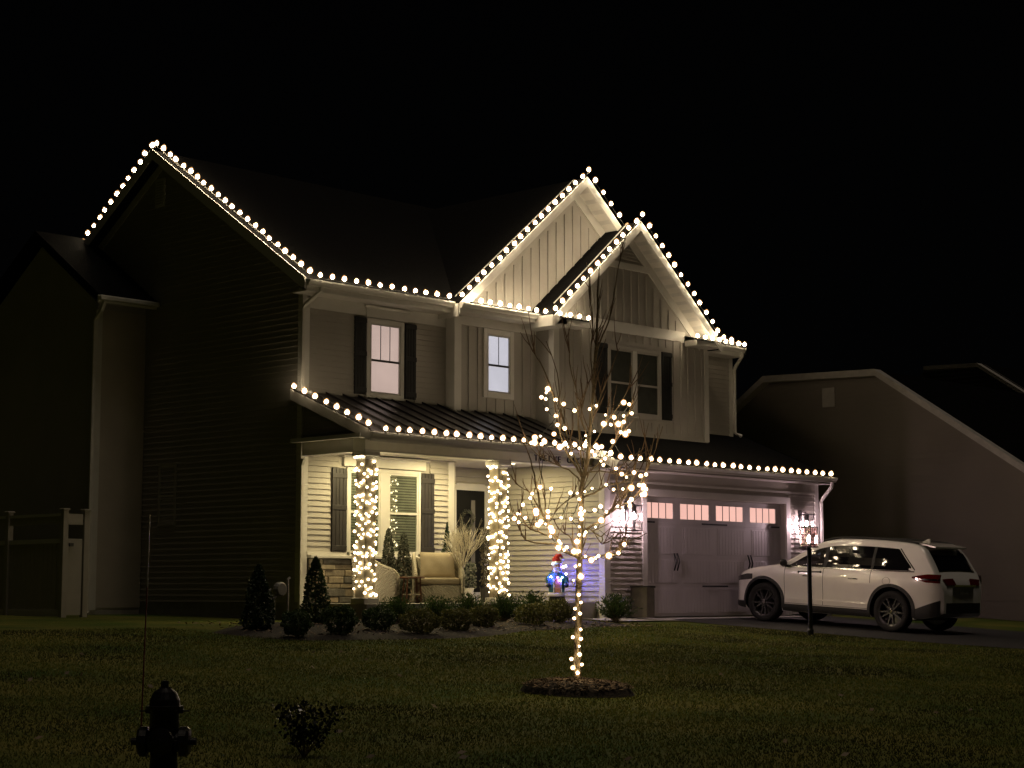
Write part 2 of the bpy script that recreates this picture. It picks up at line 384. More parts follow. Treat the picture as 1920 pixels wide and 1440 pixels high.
def battens(pl, u0, u1, top, bot, parent, step=.26, w=.045, start=None, holes=()):
    u = (start if start is not None else u0 + step * .5)
    while u < u1:
        zt = top(u); zb = bot(u)
        segs = [(zb, zt)]
        for h in holes:
            if h[0] < u < h[1]:
                ns = []
                for a, b in segs:
                    if h[2] - a > .06: ns.append((a, min(b, h[2])))
                    if b - h[3] > .06: ns.append((max(a, h[3]), b))
                segs = ns
        for a, b in segs:
            if b - a > .06: ob('batten', pl, u - w / 2, u + w / 2, 0, .022, a, b, m_batt, parent)
        u += step

H = thing('house', (-.85, 4.5, 0), 'two storey beige sided house with lit gables, front porch and garage', 'house')
# --- main body
XL, XR, YF, YK = -7.4, 5.7, 2.05, 11.0
RID = (6.5, 9.40); SL = .66
def roofz(y): return RID[1] - SL * abs(y - RID[0])
T = .17
def wtop(y): return roofz(y) - T - .01
b = MB(); b.prism([(XL, YF, .3), (XL, YK, .3), (XL, YK, wtop(YK)), (XL, RID[0], wtop(RID[0])), (XL, YF, wtop(YF))], (-3.5 - XL, 0, 0))
b.prism([(-3.5, YF, 3.14), (-3.5, 3.32, 3.14), (-3.5, 3.32, .3), (-3.5, YK, .3), (-3.5, YK, wtop(YK)), (-3.5, RID[0], wtop(RID[0])), (-3.5, YF, wtop(YF))], (XR + 3.5, 0, 0))
W_main = b.build('wall', m_side, H)
lap(('L', XL), lambda z: (max(YF, RID[0] - (wtop(RID[0]) - z) / SL), min(YK, RID[0] + (wtop(RID[0]) - z) / SL)), .32, wtop(RID[0]) - .12, W_main, rev=.112, joined_below=4.6)
box('foundation', XL - .02, XR, YF + .01 + 0, YK, -.5, .3, m_conc, H)
# roof slabs
def slab(name, x0, x1, ya, za, yb, zb, t, m, parent):
    o = MB().prism([(x0, ya, za), (x0, yb, zb), (x0, yb, zb - t), (x0, ya, za - t)], (x1 - x0, 0, 0)).build(name, m, parent); return o
YE = 1.64
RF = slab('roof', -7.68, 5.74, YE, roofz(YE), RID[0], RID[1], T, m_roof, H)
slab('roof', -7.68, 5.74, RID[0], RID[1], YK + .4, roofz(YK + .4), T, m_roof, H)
# left rake trim boards
def rakeL(ya, yb, w, x, t=.03):
    za, zb = roofz(ya), roofz(yb)
    MB().prism([(x, ya, za + .015), (x, yb, zb + .015), (x, yb, zb - w), (x, ya, za - w)], (-t, 0, 0)).build('rake_board', m_trim, H)
rakeL(YE, RID[0], .19, -7.682); rakeL(RID[0], YK + .4, .19, -7.682)
rakeL(YF, RID[0], .36, XL - .02, .025); rakeL(RID[0], YK, .36, XL - .02, .025)
# vent in left gable
V1 = ob('gable_vent', ('L', XL), 6.4, 6.72, .02, .05, 8.28, 8.86, m_trim, H)
for i in range(9): ob('louver', ('L', XL), 6.45, 6.67, .05, .065, 8.33 + i * .055, 8.355 + i * .055, m_side, V1)
# left wall dark window
def window(pl, u0, u1, z0, z1, name='window', units=1, mull=.1, split=.47, top_panes=1, bot_panes=1, lit=None, casing=.09, back=.06, blind=False, sash=None, rail_dark=False, case_mat=None):
    sash = sash or m_sash
    Wn = MB(); c = casing
    cm = case_mat or m_trim
    obox(Wn, pl, u0 - c, u0, .0, .04, z0 - c, z1 + c); obox(Wn, pl, u1, u1 + c, .0, .04, z0 - c, z1 + c)
    obox(Wn, pl, u0, u1, .0, .04, z1, z1 + c); obox(Wn, pl, u0, u1, .0, .045, z0 - c, z0)
    W = Wn.build(name, cm, H); bevel(W, .004, 1)
    uw = ((u1 - u0) - mull * (units - 1)) / units
    for k in range(units):
        a = u0 + k * (uw + mull); e = a + uw
        if k: ob('mullion', pl, a - mull, a, 0, .042, z0, z1, m_trim, W)
        zm = z0 + (z1 - z0) * split; s = .035
        fr = MB()
        for (p, q, zz0, zz1) in ((a, a + s, z0, z1), (e - s, e, z0, z1), (a + s, e - s, z0, z0 + s), (a + s, e - s, z1 - s, z1), (a + s, e - s, zm - s * .6, zm + s * .6)):
            obox(fr, pl, p, q, .006, .03, zz0, zz1)
        fr.build('sash', sash, W)
        if lit: ob('window_shade', pl, a + s * .9, e - s * .9, .002, .006, z0 + s * .9, z1 - s * .9, lit, W)
        else: ob('dark_interior', pl, a + s * .9, e - s * .9, .001, .003, z0 + s * .9, z1 - s * .9, m_dark, W)
        if blind:
            zz = z0 + .05
            while zz < z1 - .05:
                ob('blind_slat', pl, a + s, e - s, .0035, .008, zz, zz + .030, m_blind, W); zz += .052
        for (zz0, zz1, npn, o) in ((zm + s * .6, z1 - s, top_panes, .016), (z0 + s, zm - s * .6, bot_panes, .011)):
            ob('pane', pl, a + s, e - s, o, o + .003, zz0, zz1, m_glass, W)
            for j in range(1, npn):
                uu = a + s + (uw - 2 * s) * j / npn
                ob('muntin', pl, uu - .008, uu + .008, o + .004, o + .010, zz0, zz1, m_muntin, W)
        if rail_dark: ob('check_rail', pl, a + s, e - s, .031, .036, zm - .02, zm + .02, m_muntin, W)
    return W
window(('L', XL), 5.87, 6.38, 1.85, 3.0, casing=.05, case_mat=m_side)
# --- upper front left wall
UL = ('F', YF)
def lim(a, b): return lambda z: (a, b)
h1 = (-5.87, -4.86, 4.1, 5.95); 
lap(UL, lim(-7.26, -3.7), 4.16, 5.74, W_main, holes=[(-6.14, -4.58, 4.21, 5.73)])
ob('frieze_board', UL, -7.3, -3.72, .0, .03, 5.74, 5.99, m_trim, H)
ob('corner_board', UL, -7.4, -7.26, .0, .03, .32, 5.98, m_trim, H); ob('corner_board', ('L', XL), YF - .03, YF + .1, .0, .03, .32, 6.1, m_trim, H)
ob('sill_board', UL, -7.26, -3.72, .0, .035, 4.06, 4.16, m_trim, H)
window(UL, -5.76, -4.97, 4.27, 5.62, top_panes=3, lit=m_litp, rail_dark=True)
hd = ob('window_header', UL, -5.88, -4.80, .0, .06, 5.72, 5.90, m_trim, H); ob('crown', UL, -5.93, -4.75, .0, .10, 5.90, 5.95, m_trim, hd, .01)
def shutter(pl, u0, u1, z0, z1, rails=(0.03, .5, .93), m=m_shut):
    S = ob('shutter', pl, u0, u1, .022, .04, z0, z1, m, H)
    n = 4; w = (u1 - u0) / n
    for i in range(n): ob('shutter_board', pl, u0 + w * i + .004, u0 + w * (i + 1) - .004, .04, .05, z0, z1, m, S)
    for r in rails: ob('shutter_rail', pl, u0 - .006, u1 + .006, .05, .062, z0 + (z1 - z0) * r, z0 + (z1 - z0) * r + .09, m, S, .004)
    return S
shutter(UL, -6.16, -5.87, 4.22, 5.70); shutter(UL, -4.86, -4.57, 4.22, 5.70)
# soffit + fascia + gutter
def eave(x0, x1, yw, ye, zt, m=m_trim, gut=True, t=.17):
    """boxed soffit from the wall yw out to ye, K-style gutter in front"""
    box('soffit', x0 + .01, x1 - .01, ye + .02, yw, zt - t - .055, zt - t - .03, m_ceil, H)
    box('fascia', x0 + .005, x1 - .005, ye - .012, ye + .018, zt - t - .05, zt - .02, m, H)
    if gut:
        y = ye - .014; z = zt - .02
        MB().prism([(x0, y, z), (x0, y - .10, z), (x0, y - .105, z - .03), (x0, y - .07, z - .075), (x0, y - .06, z - .11), (x0, y, z - .11)], (x1 - x0, 0, 0)).build('gutter', m_gut, H)
eave(-7.68, -3.95, YF, YE, roofz(YE)); eave(3.78, 5.58, YF, YE, roofz(YE))
# --- middle bump with second gable
Y2 = 1.8
S2 = ('F', Y2); S2L = ('L', -3.72)
g1x, g1z, g1s = -.17, 9.28, .83
def g1(x): return g1z - g1s * abs(x - g1x)
W2 = MB().prism([(-3.72, Y2, 3.95), (3.78, Y2, 3.95), (3.78, Y2, 6.0), (3.42, Y2, g1(3.42) - T), (g1x, Y2, g1z - T), (-3.72, Y2, g1(-3.72) - T)], (0, 3.0, 0)).build('wall', m_batt, H)
def gslab(x0, x1, yf, yb, gx, zf, t, m, name='roof'):
    return MB().prism([(x0, yf, zf(x0)), (x1, yf, zf(x1)), (x1, yf, zf(x1) - t), (x0, yf, zf(x0) - t)], (0, yb - yf, 0)).build(name, m, H)
gslab(-3.97, g1x, 1.42, 6.1, g1x, g1, .15, m_roof); gslab(g1x, 3.60, 1.42, 6.1, g1x, g1, .15, m_roof)
def rakeF(xa, xb, zf, y, w, t, up_=.015, name='rake_board', m=m_trim):
    MB().prism([(xa, y, zf(xa) + up_), (xb, y, zf(xb) + up_), (xb, y, zf(xb) - w), (xa, y, zf(xa) - w)], (0, -t, 0)).build(name, m, H)
rakeF(-3.97, g1x, g1, 1.418, .20, .025); rakeF(g1x, 3.6, g1, 1.418, .20, .025)
rakeF(-3.72, g1x, g1, Y2 - .001, .42, .03); rakeF(g1x, 3.4, g1, Y2 - .001, .42, .03)
# rake soffits (undersides) slatted panels
def rsoffit(xa, xb, zf, y0, y1, t=.15, n=14):
    S = MB().prism([(xa, y0, zf(xa) - t - .002), (xb, y0, zf(xb) - t - .002), (xb, y0, zf(xb) - t - .014), (xa, y0, zf(xa) - t - .014)], (0, y1 - y0, 0)).build('rake_soffit', m_ceil, H)
    for i in range(n):
        x = xa + (xb - xa) * (i + .5) / n; dx = (xb - xa) / n * .18
        MB().prism([(x - dx, y0 + .04, zf(x - dx) - t - .014), (x + dx, y0 + .04, zf(x + dx) - t - .014), (x + dx, y0 + .04, zf(x + dx) - t - .02), (x - dx, y0 + .04, zf(x - dx) - t - .02)], (0, y1 - y0 - .06, 0)).build('vent_slot', m_sash, S)
rsoffit(-3.9, g1x, g1, 1.43, Y2 - .03); rsoffit(g1x, 3.5, g1, 1.43, Y2 - .03, n=16)
battens(S2, -3.2, 2.2, lambda u: g1(u) - .56, lambda u: 6.30, W2, start=-3.05)
ob('frieze_board', S2, -3.2, 2.4, .0, .03, 6.22, 6.30, m_trim, H)
battens(S2, -3.45, -1.45, lambda u: 5.78, lambda u: 4.03, W2, start=-3.32, holes=[(-3.0, -1.95, 4.38, 5.84)])
ob('corner_board', S2, -3.72, -3.56, 0, .03, 4.0, 5.95, m_trim, H); ob('corner_board', S2L, Y2 - .03, YF - .03, 0, .03, 4.0, 5.95, m_trim, H)
ob('frieze_board', S2, -3.56, -1.38, 0, .03, 5.80, 5.97, m_trim, H)
window(S2, -2.82, -2.16, 4.50, 5.68, top_panes=2, lit=m_litb, rail_dark=True, casing=.11)
eave(-3.97, -1.72, Y2, 1.42, 6.17, t=.14)
slab('roof', -3.97, -1.72, 1.42, 6.17, Y2 - .001, 6.24, .05, m_roof, H)
# --- third section over the garage, second gable
Y3 = 1.3; S3 = ('F', Y3); S3L = ('L', -1.36)
g2x, g2z, g2s = 1.0, 8.42, .85
def g2(x): return g2z - g2s * abs(x - g2x)
W3 = MB().prism([(-1.36, Y3, 3.7), (3.80, Y3, 3.7), (3.80, Y3, 6.0), (3.5, Y3, g2(3.5) - T), (g2x, Y3, g2z - T), (-1.36, Y3, g2(-1.36) - T)], (0, 3.0, 0)).build('wall', m_batt, H)
gslab(-1.78, g2x, .92, 5.6, g2x, g2, .15, m_roof); gslab(g2x, 3.78, .92, 5.6, g2x, g2, .15, m_roof)
rakeF(-1.78, g2x, g2, .918, .20, .025); rakeF(g2x, 3.78, g2, .918, .20, .025)
rakeF(-1.36, g2x, g2, Y3 - .001, .40, .03); rakeF(g2x, 3.5, g2, Y3 - .001, .40, .03)
rsoffit(-1.7, g2x, g2, .93, Y3 - .03, n=12); rsoffit(g2x, 3.7, g2, .93, Y3 - .03, n=14)
ob('gable_band', S3, .2, 1.8, .0, .035, 7.42, 7.56, m_trim, H)
lap(S3, lambda z: (g2x - max(.02, (g2z - .44 - z) / g2s), g2x + max(.02, (g2z - .44 - z) / g2s)), 7.56, 7.97, W3, rev=.075)
battens(S3, -1.1, 3.2, lambda u: min(7.42, g2(u) - .52), lambda u: 6.25, W3, start=-.9, step=.255)
ob('belt_band', S3, -.72, 2.95, 0, .04, 6.02, 6.25, m_trim, H)
battens(S3, -1.15, 3.65, lambda u: 6.02, lambda u: 3.95, W3, start=-1.0, step=.255, holes=[(-.2, 2.5, 4.15, 5.85)])
ob('corner_board', S3, -1.36, -1.22, 0, .03, 3.95, 5.98, m_trim, H); ob('corner_board', S3L, Y3 - .03, Y3 + .11, 0, .03, 3.95, 5.98, m_trim, H)
ob('corner_board', S3, 3.66, 3.80, 0, .03, 3.85, 5.98, m_trim, H)
# eave returns
box('eave_box', -1.78, -1.37, .945, 1.9, 5.875, 6.05, m_trim, H); box('eave_box', 3.81, 3.92, .945, 1.9, 5.875, 6.05, m_trim, H)
box('side_fascia', -1.80, -1.781, .93, 1.9, 5.875, 6.10, m_trim, H); box('side_fascia', -3.99, -3.971, 1.43, 2.0, 5.875, 6.13, m_trim, H)
MB().prism([(-1.80, .93, 6.10), (-1.80, .93, 5.875), (-1.37, .93, 5.875), (-1.37, .93, g2(-1.37) - .16), (-1.78, .93, 6.06)], (0, -.01, 0)).build('rake_return', m_trim, H)
for (xa, xb) in ((-1.78, -.70), (2.92, 3.80)):
    box('eave_return', xa, xb, .92, Y3 - .04, 5.93, 6.06, m_trim, H, .006)
    slab('return_roof', xa, xb, .90, 6.065, Y3 - .001, 6.18, .02, m_roof, H)
window(S3, .38, 2.02, 4.30, 5.66, units=2, mull=.12, casing=.08, case_mat=m_batt, sash=m_batt)
shutter(S3, -.08, .28, 4.24, 5.74); shutter(S3, 2.12, 2.45, 4.24, 5.74)
# --- right end of main wall
lap(UL, lim(3.82, 5.56), 4.2, 5.98, W_main)
ob('corner_board', UL, 5.56, 5.70, 0, .03, 4.1, 5.98, m_trim, H)
# --- rear wing on the left
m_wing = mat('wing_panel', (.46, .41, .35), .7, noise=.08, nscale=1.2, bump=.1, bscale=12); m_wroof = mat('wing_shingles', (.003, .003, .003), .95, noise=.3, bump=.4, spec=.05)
WG = MB().prism([(-8.6, 7.0, .15), (-8.6, 11.1, .15), (-8.6, 11.1, 6.25), (-8.6, 9.05, 7.62), (-8.6, 7.0, 6.25)], (1.2, 0, 0)).build('wall', m_side, H)
box('smooth_panel', -8.46, -7.42, 6.98, 7.0, .2, 6.1, m_wing, WG)
ob('corner_board', ('F', 7.0), -8.6, -8.46, 0, .03, .15, 6.1, m_trim, H)
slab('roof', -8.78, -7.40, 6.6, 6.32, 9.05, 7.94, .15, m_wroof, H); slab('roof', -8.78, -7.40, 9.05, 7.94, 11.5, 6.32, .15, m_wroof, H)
box('fascia', -8.84, -7.45, 6.57, 6.60, 6.16, 6.31, m_trim, H); box('gutter', -8.85, -7.45, 6.46, 6.569, 6.20, 6.30, m_gut, H, .02)
box('foundation', -8.62, -7.43, 6.985, 11, -.3, .15, m_conc, H)

def spout(name, pts, r=.035, parent=H):
    b = MB(); pts = [Vector(p) for p in pts]
    b.tube(pts, r, 4); o = b.build(name, m_gut, parent); bevel(o, .006, 1); return o
spout('downspout', [(-8.72, 6.52, 6.2), (-8.74, 6.6, 6.02), (-8.68, 6.90, 5.85), (-8.68, 6.92, .12), (-8.9, 6.75, .06)], .05)
spout('downspout', [(-7.35, YE - .06, 6.12), (-7.35, YE - .04, 6.0), (-7.42, YF - .1, 5.78), (-7.44, YF - .06, 5.7), (-7.44, YF - .06, 4.2), (-7.34, YF - .22, 4.12)], .045)
spout('downspout', [(5.50, YE - .05, 6.1), (5.52, YE - .03, 5.98), (5.72, YF - .10, 5.78), (5.72, YF - .06, 5.7), (5.72, YF - .06, 4.22), (5.80, YF - .2, 4.14)], .045)
spout('downspout', [(-7.45, .45, 2.98), (-7.45, 1.92, 2.92), (-7.45, 1.97, 2.8), (-7.45, 1.97, .2), (-7.55, 1.7, .05)][1:], .045)
spout('downspout', [(6.05, -.48, 3.0), (6.06, -.44, 2.86), (6.20, -.12, 2.64), (6.22, -.05, 2.55), (6.22, -.05, .05), (6.26, -.25, .0)], .045)

# ------------------------------------------------------------------ porch
PF = MB().box(-7.4, -1.3, .22, YF, -.2, .30).box(-3.48, -1.3, YF, 3.1, -.2, .30).build('porch_floor', m_conc, H); bevel(PF, .01)
PL = ('F', YF)
W4 = box('wall', -7.26, -3.5, YF + .002, YF + .2, .3, 3.1, m_side, H)
lap(PL, lim(-7.26, -3.66), 1.24, 3.04, W_main, holes=[(-6.70, -4.05, 1.24, 2.86), (-6.5, -4.15, 2.86, 3.1)])
ob('corner_board', PL, -3.66, -3.50, 0, .032, .32, 3.06, m_trim, H); ob('corner_board', ('R', -3.5), YF, YF + .13, 0, .03, .32, 3.06, m_trim, H)
box('wall', -3.50, -3.42, YF + .02, 3.1, .3, 3.1, m_side, H)
WD = box('wall', -3.5, -1.2, 3.1, 3.3, .3, 3.1, m_side, H)
lap(('F', 3.1), lim(-3.40, -1.32), .36, 3.06, WD, holes=[(-2.56, -1.3, .3, 2.72)])
# side wall of the garage seen across the porch
WGS = box('wall', -1.3, -1.1, .0, 3.1, -.1, 3.2, m_side, H)
lap(('L', -1.3), lim(.12, 3.08), .0, 3.1, WGS, rev=.105)
ob('corner_board', ('L', -1.3), -.03, .12, 0, .03, -.05, 3.0, m_trim, H)
# stone wainscot
SW = box('stone_wall', -7.24, -3.52, YF - .05, YF, .30, 1.12, m_mortar, H)
z = .31; row = 0
while z < 1.10:
    h = [.11, .15, .09, .13, .12, .10, .10][row % 7]; h = min(h, 1.115 - z); x = -7.24 - R(0, .2)
    while x < -3.52:
        w = R(.22, .52); a, e = max(x, -7.24), min(x + w, -3.53)
        if e - a > .06:
            d = R(.02, .055); o = MB().box(a + .006, e - .006, YF - .05 - d, YF - .049, z + .005, z + h - .005).build('stone', random.choice(m_stone), SW); bevel(o, .012, 2)
        x += w
    z += h; row += 1
ob('stone_sill', PL, -7.26, -3.5, 0, .14, 1.12, 1.18, m_trim, H, .01); ob('apron_board', PL, -7.26, -3.66, 0, .04, 1.18, 1.24, m_trim, H)
LW = window(PL, -6.24, -4.48, 1.24, 2.76, units=2, mull=.22, split=.5, casing=.07, blind=True, sash=m_trim)
hb = ob('window_header', PL, -6.40, -4.30, .0, .06, 2.85, 3.02, m_trim, H); ob('crown', PL, -6.47, -4.23, .0, .13, 3.02, 3.06, m_trim, hb, .02)
shutter(PL, -6.68, -6.33, 1.24, 2.80, rails=(.02, .5, .88), m=mat('porch_shutter', (.024, .021, .020), .5)); shutter(PL, -4.40, -4.06, 1.24, 2.80, rails=(.02, .5, .88), m=bpy.data.materials['porch_shutter'])
# entrance
DR = ob('front_door', ('F', 3.1), -2.42, -1.58, .0, .03, .50, 2.60, m_door, H)
ob('door_glass', ('F', 3.1), -1.98, -1.86, .03, .036, .95, 2.40, mat('door_glass_mat', (.16, .15, .14), .25), DR); ob('handle', ('F', 3.1), -1.70, -1.66, .03, .07, 1.35, 1.65, m_black, DR)
ob('door_trim', ('F', 3.1), -2.56, -2.42, 0, .05, .30, 2.72, m_trim, H); ob('door_trim', ('F', 3.1), -1.58, -1.42, 0, .05, .30, 2.72, m_trim, H); ob('door_trim', ('F', 3.1), -2.42, -1.58, 0, .05, 2.60, 2.74, m_trim, H)
ob('threshold', ('F', 3.1), -2.5, -1.45, 0, .2, .30, .50, m_trim, H)
wr = MB(); 
for i in range(500):
    a = R(0, 6.283); c = Vector((-2.12 + .17 * math.cos(a) + R(-.04, .04), 3.1 - .06 + R(-.04, .02), 2.0 + .17 * math.sin(a) + R(-.04, .04)))
    d = Vector((R(-1, 1), R(-1, .2), R(-1, 1))).normalized() * .03; e = d.orthogonal().normalized() * .008; wr.add([c - e, c + e, c + d], [(0, 1, 2)])
tag(wr.build('wreath', m_leaf_f), 'small flocked green wreath hanging on the black front door', 'wreath')
# beam, ceiling and roof of the porch
m_beam = mat('beam_white', (.80, .78, .70), .5, noise=.04)
BM = box('porch_beam', -7.4, -1.30, .30, .62, 2.98, 3.24, m_beam, H, .006)
box('porch_beam', -7.4, -7.12, .62, 2.02, 2.98, 3.24, m_trim, H)
box('beam_molding', -7.42, -1.31, .27, .30, 2.98, 3.01, m_trim, H); box('beam_molding', -7.42, -1.31, .25, .30, 3.20, 3.25, m_trim, H)
CE = box('porch_ceiling', -7.12, -3.5, .62, YF, 3.08, 3.12, m_ceil, H); box('porch_ceiling', -3.5, -1.3, .62, 3.1, 3.08, 3.12, m_ceil, H)
def pz(y): return 3.30 + .40 * (y + .12)
# metal panels
PR = MB().prism([(-7.66, -.12, pz(-.12)), (-7.66, YF, pz(YF)), (-7.66, YF, pz(YF) - .07), (-7.66, -.12, pz(-.12) - .07)], (6.16, 0, 0)).build('porch_roof', m_metal, H)
x = -7.66
while x < -1.55:
    xe = min(x + .41, -1.5)
    MB().prism([(x + .012, -.125, pz(-.125) + .008), (x + .012, YF, pz(YF) + .008), (x + .012, YF, pz(YF) + .001), (x + .012, -.125, pz(-.125) + .001)], (xe - x - .024, 0, 0)).build('roof_panel', m_metal, PR)
    MB().prism([(x - .010, -.13, pz(-.13) + .045), (x - .010, YF, pz(YF) + .045), (x - .010, YF, pz(YF)), (x - .010, -.13, pz(-.13))], (.02, 0, 0)).build('roof_seam', m_metal, PR)
    x += .41
box('soffit', -7.6, -1.52, -.09, .30, 3.20, 3.215, m_ceil, H)
box('fascia', -7.66, -1.5, -.145, -.122, 3.12, 3.285, m_trim, H)
MB().prism([(-7.7, -.146, 3.27), (-7.7, -.245, 3.27), (-7.7, -.25, 3.24), (-7.7, -.21, 3.19), (-7.7, -.20, 3.16), (-7.7, -.146, 3.16)], (6.2, 0, 0)).build('gutter', m_gut, H)
MB().prism([(-7.682, -.12, pz(-.12) + .02), (-7.682, YF, pz(YF) + .02), (-7.682, YF, pz(YF) - .17), (-7.682, -.12, pz(-.12) - .17)], (.025, 0, 0)).build('rake_board', m_trim, H)
MB().prism([(-7.38, .32, 3.24), (-7.38, YF, 3.24), (-7.38, YF, pz(YF) - .09), (-7.38, .32, pz(.32) - .09)], (.2, 0, 0)).build('porch_gable', m_side, H)
lap(('L', -7.38), lambda z: (max(.32, (z + .09 - 3.30) / .40 - .12), YF - .02), 3.25, 4.0, H, rev=.105)
box('beam_cap', -7.62, -7.40, .25, 2.0, 3.22, 3.25, m_gut, H); box('gutter', -7.70, -7.62, .1, 2.0, 3.20, 3.27, m_gut, H)
# columns
m_colm = mat('column_stone_tan', (.24, .20, .13), .7, noise=.2)
def column(x, y):
    c = box('column', x - .125, x + .125, y - .125, y + .125, .40, 2.84, m_colm, H, .008)
    box('column_base', x - .18, x + .18, y - .18, y + .18, .30, .40, m_trim, c, .01)
    box('column_capital', x - .18, x + .18, y - .18, y + .18, 2.90, 2.975, m_trim, c, .01); box('column_neck', x - .13, x + .13, y - .13, y + .13, 2.84, 2.90, m_trim, c, .01)
column(-7.22, .47); column(-3.84, .47)
# lettering on the beam
def text(s, loc, size, rot, m, parent, name='lettering', ext=.012, sp=1.0):
    cu = bpy.data.curves.new(name, 'FONT'); cu.body = s; cu.size = size; cu.extrude = ext; cu.space_character = sp
    o = bpy.data.objects.new(name, cu); COL.objects.link(o); dg = bpy.context.evaluated_depsgraph_get()
    me = bpy.data.meshes.new_from_object(o.evaluated_get(dg)); bpy.data.objects.remove(o); me.materials.append(m)
    q = bpy.data.objects.new(name, me); COL.objects.link(q); q.parent = parent; q.location = Vector(loc) - org(parent); q.rotation_euler = rot; return q
for i, ch in enumerate('TWELVE OAKS'):
    if ch != ' ': text(ch, (-3.03 + i * .135, .292, 3.035), .17, (math.pi / 2, 0, 0), m_black, BM, name='letter')
# porch ceiling lights
for i, (x, y) in enumerate([(-6.1, 1.25), (-4.3, 1.25), (-2.35, 1.55)]):
    t = thing('ceiling_light', (x, y, 3.08), ['round recessed porch light above the wicker chairs, nearest the left corner column', 'round recessed porch light in front of the window shutter and corner board', 'round recessed porch light above the front door step'][i], 'light', 'porch ceiling lights')
    MB().lathe([(.075, 3.066), (.105, 3.066), (.105, 3.079), (.075, 3.079)], 20, (x, y, 0)).build('trim_ring', m_trim, t)
    MB().lathe([(.001, 3.064), (.074, 3.064), (.074, 3.078), (.001, 3.078)], 20, (x, y, 0)).build('diffuser', m_down, t)
    L = bpy.data.lights.new('downlight', 'AREA'); L.shape = 'DISK'; L.size = .14; L.energy = 34; L.color = (1, .81, .40)
    lo = bpy.data.objects.new('downlight', L); COL.objects.link(lo); lo.parent = t; lo.location = (0, 0, -.02)

# ------------------------------------------------------------------ garage
GW = ('F', 0.0)
WG1 = MB().box(-1.1, 0, .02, .3, -.1, 3.0).box(4.88, 6.17, .02, .3, -.1, 3.0).box(0, 4.88, .02, .3, 2.46, 3.0).box(6.0, 6.17, .3, 6.5, -.1, 3.0).build('wall', m_side, H)
lap(('F', .02), lim(-1.14, -.14), .02, 2.72, WG1); lap(('F', .02), lim(5.02, 6.03), .02, 2.72, WG1)
ob('corner_board', ('F', .02), -1.30, -1.14, 0, .032, -.06, 3.0, m_trim, H); ob('corner_board', ('F', .02), 6.03, 6.17, 0, .03, -.06, 3.0, m_trim, H)
ob('frieze_board', ('F', .02), -1.14, 6.03, 0, .03, 2.74, 3.0, m_side, H); ob('frieze_molding', ('F', .02), -1.14, 6.03, .0, .045, 2.70, 2.74, m_trim, H)
ob('door_casing', ('F', .02), -.14, .0, 0, .05, 0, 2.60, m_trim, H); ob('door_casing', ('F', .02), 4.88, 5.02, 0, .05, 0, 2.60, m_trim, H); ob('door_casing', ('F', .02), 0, 4.88, 0, .05, 2.46, 2.60, m_trim, H)
GD = box('garage_door', .0, 4.88, .16, .22, 0.0, 2.48, m_gar, H)
secs = [(.01, .62), (.63, 1.22), (1.23, 1.90), (1.91, 2.45)]
for (a, e) in secs[:3]:
    MB().box(.01, 4.87, .145, .16, a, e).build('door_section', m_gar, GD)
    for k in range(4):
        x0 = .16 + k * 1.21; pm = MB().box(x0 - .01, x0 + 1.02, .139, .1451, a + .05, e - .05).build('raised_panel', m_gar, GD); bevel(pm, .005, 1)
        for q in range(9):
            xx = x0 + .05 + q * .105; MB().box(xx, xx + .095, .1345, .1391, a + .07, e - .07).build('bead_board', m_gar, GD)
a, e = secs[3]; gx = [(.12, 1.05), (1.29, 2.27), (2.52, 3.48), (3.74, 4.69)]
fb = MB().box(.01, 4.87, .14, .16, a, 2.02).box(.01, 4.87, .14, .16, 2.34, e)
xs = [.01] + [q for p in gx for q in p] + [4.87]
for i in range(0, 10, 2): fb.box(xs[i], xs[i + 1], .14, .16, 2.02, 2.34)
fb.build('door_section', m_gar, GD)
for (p, q) in gx:
    wn = MB().box(p, q, .152, .158, 2.02, 2.34).build('garage_window', m_litg, GD)
    wn_f = MB()
    for k in (1, 2, 3): xx = p + (q - p) * k / 4; MB().box(xx - .008, xx + .008, .141, .150, 2.022, 2.338).build('muntin', m_black, GD)
    MB().box(p, q, .131, .1395, 2.005, 2.02).box(p, q, .131, .1395, 2.34, 2.355).build('window_bead', m_gar, GD)
for (x, zz) in ((.12, 1.93), (4.5, 1.93), (.12, .60), (4.5, .60)):
    MB().box(x - .08, x + .30, .112, .1225, zz - .012, zz + .022).build('strap_hinge', m_black, GD)
for zz in (1.93, .62): MB().box(2.0, 2.88, .112, .1225, zz - .012, zz + .022).build('strap_hinge', m_black, GD)
for x in (1.06, 1.16, 3.62, 3.72):
    MB().tube([(x, .125, 1.30), (x - .02, .085, 1.24), (x + .02, .08, 1.12), (x - .02, .085, 1.02), (x, .125, .95)], .016, 6).build('door_pull', m_black, GD, smooth=True)
def rz_(y): return 3.10 + .42 * (y + .44)
slab('garage_roof', -1.50, 6.20, -.44, rz_(-.44), 2.6, rz_(2.6), .14, m_roof, H); slab('garage_roof', 5.72, 6.20, 2.6, rz_(2.6), 6.6, 2.9, .14, m_roof, H)
box('fascia', -1.5, 6.12, -.465, -.442, 2.96, 3.09, m_trim, H); box('soffit', -1.48, 6.16, -.435, .0, 2.93, 2.945, m_ceil, H)
MB().prism([(-1.52, -.466, 3.08), (-1.52, -.565, 3.08), (-1.52, -.57, 3.05), (-1.52, -.53, 3.0), (-1.52, -.52, 2.97), (-1.52, -.466, 2.97)], (7.66, 0, 0)).build('gutter', m_gut, H)
MB().prism([(-1.5, -.44, rz_(-.44) + .02), (-1.5, .45, rz_(.45) + .02), (-1.5, .45, rz_(.45) - .17), (-1.5, -.44, rz_(-.44) - .17)], (-.022, 0, 0)).build('rake_board', m_trim, H)
